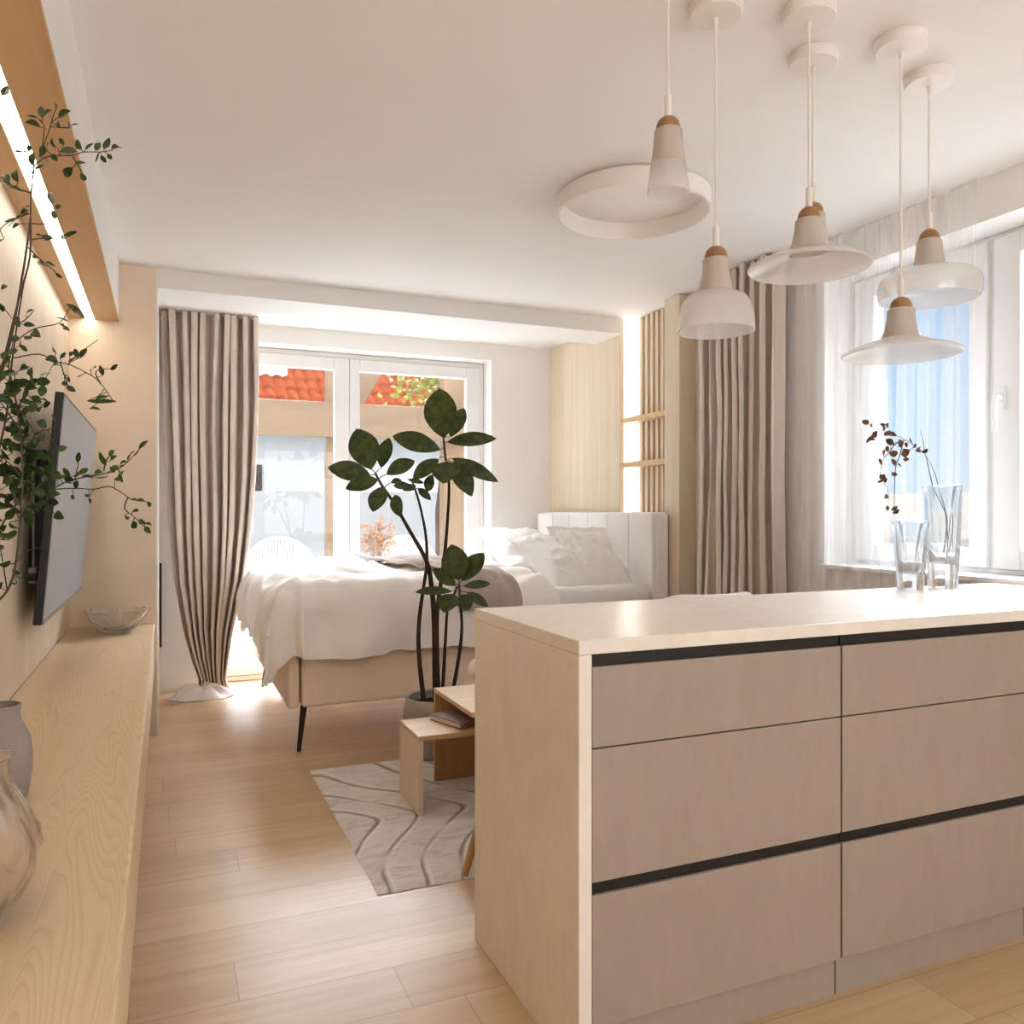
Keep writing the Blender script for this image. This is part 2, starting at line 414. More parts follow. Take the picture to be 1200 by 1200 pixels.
# beam across the far end and the boxed bulkhead above the bench
struct('trim_1', MB().box(-.05, 2.84, 4.755, 5.13, 2.406, H), M['ceiling'], 'white boxed beam crossing under the ceiling near the balcony door', 'beam')
bk = MB().box(XL, -.395, -1.2, 4.755, 2.222, H).box(-.342, -.23, -1.2, 4.755, 2.222, H).box(-.395, -.342, -1.2, 4.755, 2.27, H)
struct('trim_2', bk, M['white'], 'white bulkhead box under the ceiling above the long bench', 'bulkhead')
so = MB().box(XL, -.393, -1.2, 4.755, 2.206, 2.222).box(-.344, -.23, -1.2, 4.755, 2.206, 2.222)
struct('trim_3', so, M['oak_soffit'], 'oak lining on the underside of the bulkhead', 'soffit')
tag(obj('led_strip_light', MB().box(-.391, -.346, -1.15, 4.75, 2.209, 2.224), M['led']), 'bright white strip light recessed in the oak soffit above the bench', 'strip light')
struct('trim_4', MB().box(XL, XL + .012, -1.2, 4.755, .596, 2.206), M['oak_v'], 'upright grained oak panelling on the wall behind the television', 'wall panel')

# balcony door: frame in the opening, two leaves
def leaf_frame(mb, x0, x1, z0, z1, y0, y1, w, wb=None):
    wb = wb or w
    mb.box(x0, x0 + w, y0, y1, z0, z1).box(x1 - w, x1, y0, y1, z0, z1)
    mb.box(x0 + w, x1 - w, y0, y1, z1 - w, z1).box(x0 + w, x1 - w, y0, y1, z0, z0 + wb)
d1 = thing('door_1', 'white two leaf glazed balcony door behind the bed', 'balcony door', (1.22, 6.06, 0)); d1['kind'] = 'structure'
fr = MB(); leaf_frame(fr, DX0 + .002, DX1 - .002, .001, DZ - .002, 6.06, 6.13, .035)
obj('door_frame', fr, M['pvc'], d1, .004)
for x0, x1 in ((DX0 + .037, 1.256), (1.262, DX1 - .04)):
    lf = MB(); wl = .105 if x0 < 1 else .075; wr = .107 if x0 < 1 else .11
    lf.box(x0, x0 + wl, 6.045, 6.11, .04, 2.345).box(x1 - wr, x1, 6.045, 6.11, .04, 2.345)
    lf.box(x0 + wl, x1 - wr, 6.045, 6.11, 2.255, 2.345).box(x0 + wl, x1 - wr, 6.045, 6.11, .04, .105)
    o = obj('door_leaf', lf, M['pvc'], d1, .006)
    obj('glass_pane', MB().box(x0 + wl - .01, x1 - wr + .01, 6.072, 6.08, .095, 2.265), M['pane'], o)
o = obj('door_handle', MB().box(1.30, 1.32, 6.00, 6.045, 1.02, 1.05).box(1.295, 1.325, 5.99, 6.005, .92, 1.05), M['pvc'], d1, .004)
# window by the island: three sashes
def window(name, label, y0, y1, n, handle_side):
    w = thing(name, label, 'window', (XR + .187, (y0 + y1) / 2, WZ0)); w['kind'] = 'structure'
    xf = XR + .187
    f = MB(); wdt = .028
    f.box(xf, xf + .07, y0, y0 + wdt, WZ0, WZ1).box(xf, xf + .07, y1 - wdt, y1, WZ0, WZ1)
    f.box(xf, xf + .07, y0 + wdt, y1 - wdt, WZ0, WZ0 + .02).box(xf, xf + .07, y0 + wdt, y1 - wdt, WZ1 - .02, WZ1)
    span = (y1 - y0 - 2 * wdt); sw = span / n
    for k in range(1, n):
        ym = y1 - wdt - k * sw + .011; f.box(xf, xf + .07, ym - .03, ym + .03, WZ0 + .02, WZ1 - .02)
    obj('window_frame', f, M['pvc'], w, .004)
    for k in range(n):
        a = y1 - wdt - k * sw - .004; b = a - sw + .03
        s = MB(); st = .082
        for dd, xx0, xx1 in ((0, xf - .022, xf + .05), (.052, xf - .034, xf - .02)):
            pass
        s.box(xf - .022, xf + .05, a - st - .03, a, WZ0 + .022, WZ1 - .022).box(xf - .022, xf + .05, b, b + st, WZ0 + .022, WZ1 - .022)
        s.box(xf - .022, xf + .05, b + st, a - st - .03, WZ1 - .105, WZ1 - .022).box(xf - .022, xf + .05, b + st, a - st - .03, WZ0 + .022, WZ0 + .102)
        o = obj('sash', s, M['pvc'], w, .006)
        obj('glass_pane', MB().box(xf + .01, xf + .018, b + st - .01, a - st - .02, WZ0 + .09, WZ1 - .095), M['pane'], o)
        if k == handle_side:
            h = MB(); hy, hz = a - .042, 1.66
            h.box(xf - .034, xf - .022, hy - .016, hy + .016, hz - .045, hz + .045)
            h.box(xf - .066, xf - .034, hy - .010, hy + .010, hz - .011, hz + .011)
            h.tube([(xf - .062, hy, hz + .011), (xf - .070, hy + .002, hz - .02), (xf - .073, hy + .003, hz - .07), (xf - .068, hy, hz - .135)], [.011, .0115, .012, .010], 10)
            obj('window_handle', h, M['pvc'], o, .003)
    obj('window_sill', MB().box(XR - .03, xf, y0 + .001, y1 - .001, WZ0 - .018, WZ0 + .002), M['pvc'], w, .003)
    return w
window('window_1', 'white framed window behind the island and glass vases', WY0, WY1, 2, 1)
d2 = thing('fill_door', 'wide glazed door added behind the viewpoint to let in fill daylight', 'door', ((RX0 + RX1) / 2, YREAR - .1, 0)); d2['kind'] = 'structure'  # glazing added in the unseen rear opening, there for fill light
for k in range(2):
    a = RX0 + .002 + k * (RX1 - RX0) / 2; b = a + (RX1 - RX0) / 2 - .004
    f = MB(); leaf_frame(f, a, b, .002, RZ - .002, YREAR - .13, YREAR - .07, .08)
    o = obj('door_leaf', f, M['pvc'], d2, .005)
    obj('glass_pane', MB().box(a + .07, b - .07, YREAR - .104, YREAR - .096, .075, RZ - .075), M['pane'], o)
# slim dark upright strip on the end wall beside the curtain
tag(obj('wall_strip', MB().box(-.040, -.028, YB - .012, YB - .002, .30, .86), M['dark_metal'], bevel=.002), 'slim dark upright strip on the end wall left of the tied curtain', 'vent')

# ---------------------------------------------------------------- oak wall niche by the bed
struct('trim_5', MB().box(2.84, XR - .002, 4.79, YB - .002, 0, H - .002), M['oak_v'], 'smooth oak wall panel behind the headboard', 'wall panel')
nb = thing('wall_niche', 'narrow oak niche with slats and two shelves beside the headboard', 'niche', (2.94, 4.5, 0))
obj('side_post', MB().box(2.827, XR - .001, 4.074, 4.233, 0, H - .002), M['oak_v'], nb, .003)
sl = MB(); sl.box(2.942, XR - .002, 4.235, 4.70, 0, H - .004)
obj('back_panel', sl, M['oak_v'], nb)
for k in range(7):
    y = 4.262 + k * .062
    obj('slat', MB().box(2.922, 2.942, y, y + .03, .01, H - .006), M['oak_v'], nb, .002)
for z in (1.80, 1.50):
    obj('shelf', MB().box(2.842, 2.921, 4.235, 4.784, z, z + .034), M['oak_table'], nb, .002)
obj('light_strip', MB().box(2.876, 2.942, 4.785, 4.7885, 1.0, 1.498).box(2.876, 2.942, 4.785, 4.7885, 1.53, 1.798).box(2.876, 2.942, 4.785, 4.7885, 1.83, H - .004), M['led_niche'], nb)['label'] = 'glowing white upright light strip'

# ---------------------------------------------------------------- long oak bench and what stands on it
bn = thing('wall_bench', 'long wall hung oak bench along the left wall', 'bench', (-.27, 2, .37))
obj('body', MB().box(XL + .013, -.058, -1.2, 4.752, .37, .572), M['oak_y'], bn, .004)
obj('top', MB().box(XL + .013, -.056, -1.2, 4.752, .5735, .60), M['oak_y'], bn, .006, 3)
# television, tilted down, on its bracket
tv = thing('television', 'flat black television tilted forward on the oak panelled wall', 'television', (-.42, 3.9, 1.21))
tilt = Matrix.Rotation(math.radians(4.8), 3, 'Y'); pc = (-.365, 3.91, 1.213)
obj('casing', MB().box(-.388, -.360, 3.20, 4.62, .808, 1.618, rot=tilt, piv=pc), M['tvblack'], tv, .004)
obj('screen', MB().box(-.3605, -.3575, 3.212, 4.608, .826, 1.606, rot=tilt, piv=pc), M['screen'], tv)
obj('bezel_strip', MB().box(-.3605, -.3565, 3.21, 4.61, .809, .825, rot=tilt, piv=pc), M['bracket'], tv)
br = MB().box(XL + .0125, XL + .027, 3.56, 4.2, 1.0, 1.42)
obj('rear_housing', MB().box(-.452, -.386, 3.42, 4.25, .93, 1.42, rot=tilt, piv=pc), M['tvblack'], tv, .012)
bracket = obj('wall_bracket', br, M['tvblack'], tv, .003)
for y in (3.45, 3.72):
    obj('rail', MB().prism([(-.462, .93), (-.41, .95), (-.405, 1.2), (-.40, 1.44), (-.435, 1.46), (-.462, 1.36)], y, y + .035), M['bracket'], bracket, .004)
obj('arm', MB().box(-.46, -.40, 3.33, 3.75, 1.395, 1.425), M['tvblack'], bracket, .003)
obj('arm', MB().box(-.46, -.425, 3.33, 3.75, .955, .98), M['tvblack'], bracket, .003)
obj('back_shell', MB().lathe([(.0, -.23), (.05, -.2), (.062, -.05), (.06, .1), (.04, .2), (.0, .22)], (-.435, 3.585, 1.19), 20), M['bracket'], bracket)
obj('pull_cord', MB().tube([(-.44, 3.36, 1.40), (-.44, 3.36, 1.0)], .004, 6).box(-.452, -.428, 3.335, 3.385, .945, 1.0), M['bracket'], bracket)

# cut glass bowl
def bowl():
    n = 96; c = (-.225, 4.49, .601)
    outp = [(.0, .0), (.055, .0), (.062, .006), (.085, .022), (.113, .055), (.134, .088), (.147, .108)]
    inp = [(.140, .108), (.126, .086), (.104, .054), (.078, .028), (.05, .014), (.0, .012)]
    fl = lambda a, r, z: 1 + .055 * (z / .108) * abs(math.cos(9 * a)) * (1 if r > .06 else 0)
    mb = MB(); b = 0
    prof = outp + inp
    mb.lathe(prof, c, n, fn=fl)
    # scalloped rim
    for i in range(len(mb.v)):
        x, y, z = mb.v[i]; a = math.atan2(y - c[1], x - c[0]); t = (z - c[2]) / .108
        mb.v[i] = (x, y, z + .012 * max(0, t - .5) * 2 * (abs(math.cos(9 * a)) - .5))
    return mb
tag(obj('glass_bowl', bowl(), M['clear']), 'clear scalloped glass bowl at the far end of the oak bench', 'bowl')
# grey ceramic vase
gv = [(.0, .0), (.05, .0), (.056, .006), (.063, .05), (.064, .09), (.060, .125), (.050, .15), (.043, .163), (.042, .178), (.043, .196), (.040, .197), (.038, .18), (.038, .164), (.045, .148), (.055, .12), (.058, .08), (.05, .02), (.0, .014)]
tag(obj('ceramic_vase', MB().lathe(gv, (-.323, 1.972, .601), 40), M['ceramic']), 'matt grey ceramic vase with a short neck on the oak bench', 'vase')
# fluted glass vase near the camera
def fluted():
    out = [(.0, .0), (.03, .0), (.036, .004), (.055, .03), (.073, .065), (.079, .095), (.074, .125), (.060, .16), (.046, .19), (.040, .21), (.043, .232), (.047, .237)]
    inn = [(.043, .237), (.038, .23), (.035, .21), (.041, .19), (.055, .16), (.069, .125), (.074, .095), (.068, .066), (.05, .034), (.03, .012), (.0, .01)]
    def fn(a, r, z):
        k = math.sin(PI * min(1, max(0, (z + .01) / .26)))
        return 1 + .075 * k * math.cos(8 * (a + z * 4.5)) if r > .01 else 1
    mb = MB(); mb.lathe(out + inn, (-.253, 1.40, .601), 96, fn=fn); return mb
tag(obj('glass_vase', fluted(), M['clear']), 'bulbous fluted clear glass vase nearest on the oak bench', 'vase')
BRANCHES = {
 'top': ([(-.253,1.4,.66),(-.254,1.392,.845),(-.33,1.684,1.051),(-.315,1.705,1.261),(-.273,1.69,1.444),(-.238,1.65,1.575),(-.216,1.611,1.641),(-.214,1.604,1.727),(-.212,1.625,1.802)],
  [[(-.213,1.635,1.805),(-.194,1.637,1.826),(-.15,1.601,1.822),(-.134,1.6,1.83),(-.106,1.59,1.831),(-.086,1.595,1.84)],[(-.205,1.631,1.822),(-.191,1.617,1.854),(-.183,1.624,1.892),(-.176,1.624,1.917)],[(-.151,1.608,1.823),(-.142,1.611,1.808),(-.132,1.592,1.787)],[(-.213,1.635,1.805),(-.225,1.63,1.827),(-.247,1.648,1.838),(-.266,1.662,1.935)],[(-.202,1.63,1.822),(-.197,1.634,1.875),(-.202,1.614,1.88)]],
  [(-.2,1.627,1.89,-.202,1.632,1.912,.0105),(-.198,1.618,1.882,-.18,1.585,1.888,.0119),(-.204,1.645,1.88,-.225,1.623,1.875,.0136),(-.207,1.632,1.889,-.223,1.626,1.888,.006),(-.175,1.603,1.899,-.178,1.589,1.906,.0059),(-.173,1.607,1.886,-.152,1.591,1.895,.0134),(-.172,1.63,1.878,-.173,1.603,1.878,.006),(-.155,1.605,1.871,-.141,1.612,1.882,.006),(-.157,1.615,1.874,-.156,1.583,1.871,.006),(-.173,1.609,1.833,-.181,1.598,1.846,.0119),(-.166,1.627,1.848,-.173,1.626,1.859,.0075),(-.143,1.597,1.828,-.171,1.607,1.827,.0134),(-.136,1.601,1.834,-.143,1.582,1.843,.012),(-.131,1.605,1.836,-.118,1.614,1.854,.006),(-.114,1.592,1.833,-.106,1.591,1.848,.0105),(-.101,1.596,1.839,-.094,1.623,1.873,.0105),(-.088,1.585,1.837,-.071,1.548,1.826,.0105),(-.108,1.59,1.829,-.115,1.603,1.816,.012),(-.104,1.583,1.823,-.098,1.592,1.814,.0089),(-.094,1.58,1.826,-.088,1.585,1.819,.0075),(-.147,1.61,1.81,-.13,1.614,1.817,.0135),(-.152,1.623,1.809,-.166,1.642,1.798,.0136),(-.139,1.61,1.796,-.131,1.62,1.788,.009),(-.201,1.621,1.821,-.196,1.626,1.842,.0104),(-.19,1.629,1.832,-.186,1.599,1.837,.0105),(-.221,1.646,1.836,-.221,1.629,1.84,.0075),(-.213,1.634,1.805,-.213,1.636,1.831,.0135),(-.214,1.642,1.805,-.199,1.653,1.818,.012),(-.193,1.625,1.82,-.19,1.652,1.818,.009),(-.185,1.621,1.826,-.175,1.621,1.815,.009),(-.246,1.665,1.84,-.234,1.648,1.833,.0045),(-.265,1.664,1.933,-.262,1.692,1.965,.012)]),
 'upper': ([(-.253,1.4,.66),(-.265,1.406,.845),(-.33,1.641,1.026),(-.319,1.664,1.2),(-.279,1.649,1.378),(-.245,1.609,1.491),(-.223,1.571,1.586),(-.212,1.559,1.655),(-.211,1.581,1.705),(-.215,1.614,1.757)],
  [[(-.215,1.592,1.708),(-.229,1.605,1.705),(-.25,1.609,1.692),(-.271,1.628,1.676)],[(-.212,1.591,1.743),(-.231,1.614,1.755),(-.242,1.588,1.749)],[(-.214,1.591,1.663),(-.193,1.582,1.666),(-.161,1.574,1.668),(-.141,1.569,1.679)],[(-.212,1.591,1.691),(-.188,1.6,1.698),(-.176,1.589,1.72)],[(-.216,1.592,1.65),(-.198,1.599,1.633),(-.171,1.554,1.604)]],
  [(-.231,1.596,1.76,-.237,1.626,1.792,.0131),(-.249,1.621,1.765,-.259,1.642,1.786,.0132),(-.243,1.599,1.753,-.261,1.624,1.765,.0116),(-.228,1.599,1.747,-.252,1.62,1.753,.0116),(-.207,1.593,1.784,-.213,1.62,1.786,.0058),(-.178,1.583,1.725,-.187,1.618,1.758,.0102),(-.173,1.574,1.717,-.164,1.57,1.721,.0087),(-.174,1.58,1.7,-.179,1.586,1.717,.0087),(-.211,1.576,1.714,-.226,1.612,1.715,.0058),(-.233,1.594,1.698,-.253,1.602,1.692,.0072),(-.229,1.583,1.686,-.235,1.565,1.671,.0058),(-.218,1.607,1.719,-.228,1.597,1.705,.0073),(-.235,1.594,1.695,-.251,1.621,1.69,.0087),(-.222,1.586,1.704,-.234,1.603,1.698,.0087),(-.178,1.578,1.667,-.2,1.614,1.679,.0087),(-.193,1.582,1.669,-.203,1.575,1.668,.0073),(-.161,1.561,1.667,-.138,1.543,1.673,.0058),(-.158,1.552,1.66,-.16,1.527,1.658,.0057),(-.179,1.565,1.661,-.188,1.557,1.655,.0072),(-.204,1.596,1.635,-.212,1.628,1.651,.0073),(-.193,1.578,1.62,-.171,1.552,1.611,.0072),(-.173,1.567,1.605,-.163,1.571,1.598,.0058),(-.2,1.585,1.627,-.19,1.556,1.613,.0073),(-.254,1.609,1.665,-.258,1.596,1.655,.0073)]),
 'arching': ([(-.253,1.4,.66),(-.264,1.406,.845),(-.343,1.734,1.016),(-.309,1.746,1.2),(-.273,1.733,1.357),(-.259,1.702,1.447),(-.243,1.666,1.533),(-.231,1.655,1.607)],
  [[(-.253,1.695,1.477),(-.209,1.659,1.481),(-.182,1.662,1.47),(-.163,1.669,1.468),(-.124,1.642,1.446),(-.107,1.649,1.43),(-.091,1.618,1.405),(-.086,1.643,1.399)],[(-.162,1.656,1.466),(-.146,1.63,1.479),(-.114,1.653,1.514)],[(-.176,1.663,1.47),(-.168,1.655,1.445),(-.16,1.634,1.424)],[(-.247,1.693,1.538),(-.231,1.676,1.545),(-.222,1.703,1.568)],[(-.25,1.694,1.507),(-.22,1.691,1.532),(-.178,1.673,1.543),(-.161,1.669,1.572)],[(-.109,1.634,1.431),(-.115,1.615,1.45),(-.091,1.618,1.457)]],
  [(-.165,1.657,1.575,-.136,1.671,1.553,.0123),(-.157,1.667,1.569,-.136,1.636,1.551,.0093),(-.164,1.673,1.546,-.186,1.686,1.555,.0078),(-.169,1.653,1.531,-.156,1.62,1.519,.0077),(-.176,1.66,1.538,-.168,1.658,1.533,.0061),(-.233,1.685,1.552,-.217,1.666,1.561,.0092),(-.239,1.704,1.541,-.219,1.694,1.538,.0093),(-.181,1.658,1.485,-.188,1.679,1.505,.0077),(-.178,1.655,1.469,-.195,1.657,1.476,.0092),(-.172,1.648,1.459,-.184,1.636,1.459,.0122),(-.178,1.679,1.479,-.169,1.683,1.492,.0062),(-.16,1.656,1.48,-.154,1.665,1.491,.0077),(-.146,1.655,1.478,-.152,1.659,1.496,.0093),(-.142,1.644,1.476,-.13,1.615,1.49,.0107),(-.152,1.637,1.475,-.158,1.615,1.464,.0076),(-.124,1.637,1.453,-.113,1.6,1.455,.0092),(-.105,1.638,1.447,-.11,1.629,1.464,.0077),(-.092,1.618,1.455,-.079,1.6,1.462,.0076),(-.162,1.656,1.444,-.171,1.641,1.446,.0061),(-.161,1.667,1.435,-.163,1.667,1.446,.0062),(-.164,1.643,1.425,-.146,1.608,1.411,.0091),(-.169,1.672,1.429,-.171,1.678,1.439,.0093),(-.147,1.643,1.442,-.142,1.655,1.445,.0046),(-.13,1.628,1.398,-.082,1.633,1.401,.0076),(-.118,1.652,1.405,-.096,1.653,1.411,.0078),(-.126,1.626,1.384,-.107,1.613,1.382,.0061),(-.242,1.701,1.509,-.238,1.706,1.495,.0077),(-.24,1.68,1.499,-.226,1.657,1.484,.0076),(-.245,1.677,1.509,-.256,1.684,1.514,.0061),(-.267,1.691,1.475,-.256,1.683,1.468,.0092),(-.275,1.717,1.603,-.271,1.742,1.619,.0077),(-.275,1.704,1.575,-.273,1.722,1.564,.0092)]),
 'side': ([(-.253,1.4,.66),(-.264,1.409,.845),(-.318,1.658,1.023),(-.283,1.67,1.14),(-.242,1.655,1.215),(-.204,1.614,1.234)],
  [[(-.203,1.609,1.234),(-.182,1.616,1.239),(-.149,1.585,1.241),(-.116,1.588,1.24),(-.091,1.552,1.244),(-.075,1.575,1.236),(-.06,1.54,1.225),(-.053,1.563,1.221),(-.031,1.55,1.218)],[(-.183,1.6,1.238),(-.158,1.608,1.254),(-.123,1.584,1.262),(-.087,1.54,1.268),(-.066,1.54,1.281),(-.047,1.549,1.304),(-.031,1.553,1.324)],[(-.145,1.584,1.256),(-.14,1.59,1.286)],[(-.061,1.548,1.225),(-.065,1.53,1.206),(-.05,1.537,1.191),(-.031,1.528,1.171)],[(-.099,1.564,1.271),(-.095,1.548,1.288),(-.087,1.547,1.298)]],
  [(-.142,1.583,1.286,-.137,1.573,1.303,.0103),(-.152,1.579,1.262,-.162,1.578,1.276,.0088),(-.148,1.6,1.255,-.165,1.613,1.26,.0104),(-.146,1.592,1.259,-.134,1.616,1.275,.0089),(-.138,1.566,1.264,-.125,1.585,1.276,.0088),(-.095,1.549,1.279,-.104,1.534,1.302,.0088),(-.091,1.569,1.296,-.085,1.583,1.309,.0074),(-.088,1.563,1.289,-.078,1.558,1.297,.0089),(-.075,1.561,1.281,-.061,1.551,1.287,.0089),(-.06,1.538,1.288,-.049,1.515,1.303,.0088),(-.052,1.532,1.296,-.043,1.498,1.305,.0088),(-.044,1.555,1.309,-.03,1.579,1.327,.0074),(-.066,1.545,1.281,-.075,1.543,1.275,.0073),(-.114,1.564,1.265,-.102,1.577,1.27,.0088),(-.111,1.569,1.259,-.089,1.538,1.264,.0074),(-.083,1.57,1.256,-.071,1.593,1.261,.0074),(-.074,1.539,1.266,-.068,1.534,1.25,.0073),(-.07,1.543,1.264,-.065,1.55,1.271,.0088),(-.081,1.552,1.269,-.089,1.542,1.277,.0088),(-.085,1.552,1.273,-.076,1.555,1.28,.0088),(-.122,1.574,1.227,-.13,1.577,1.229,.0059),(-.147,1.59,1.222,-.151,1.59,1.23,.0059),(-.124,1.59,1.224,-.12,1.584,1.215,.006),(-.057,1.556,1.221,-.048,1.58,1.223,.0059),(-.047,1.546,1.221,-.034,1.546,1.219,.0059),(-.031,1.545,1.218,-.026,1.556,1.209,.0074),(-.054,1.535,1.2,-.043,1.525,1.201,.0102),(-.066,1.539,1.194,-.056,1.504,1.191,.0088),(-.054,1.551,1.182,-.047,1.537,1.172,.0118),(-.043,1.532,1.185,-.031,1.497,1.181,.0088),(-.033,1.521,1.18,-.023,1.527,1.176,.0073),(-.034,1.532,1.174,-.024,1.523,1.163,.0088),(-.173,1.601,1.256,-.156,1.621,1.263,.0118),(-.17,1.601,1.259,-.181,1.588,1.264,.0104),(-.164,1.608,1.251,-.144,1.579,1.247,.0104),(-.14,1.584,1.253,-.147,1.597,1.242,.0103),(-.133,1.572,1.262,-.116,1.59,1.26,.0073)]),
 'dense': ([(-.253,1.4,.66),(-.252,1.404,.845),(-.31,1.589,.974),(-.287,1.606,1.049),(-.258,1.596,1.053),(-.233,1.561,1.095),(-.218,1.525,1.186),(-.214,1.517,1.283),(-.225,1.544,1.368),(-.243,1.582,1.443)],
  [[(-.222,1.551,1.186),(-.192,1.523,1.242),(-.17,1.544,1.264)],[(-.219,1.55,1.256),(-.241,1.55,1.284),(-.269,1.577,1.306)],[(-.219,1.55,1.285),(-.2,1.552,1.328),(-.164,1.519,1.34)],[(-.227,1.554,1.369),(-.206,1.534,1.403),(-.187,1.529,1.411)],[(-.229,1.555,1.115),(-.21,1.567,1.136),(-.176,1.539,1.143)],[(-.242,1.56,1.073),(-.25,1.562,1.13),(-.258,1.57,1.172)],[(-.227,1.554,1.341),(-.254,1.572,1.384),(-.269,1.561,1.403)],[(-.219,1.55,1.235),(-.243,1.542,1.228),(-.269,1.555,1.235)]],
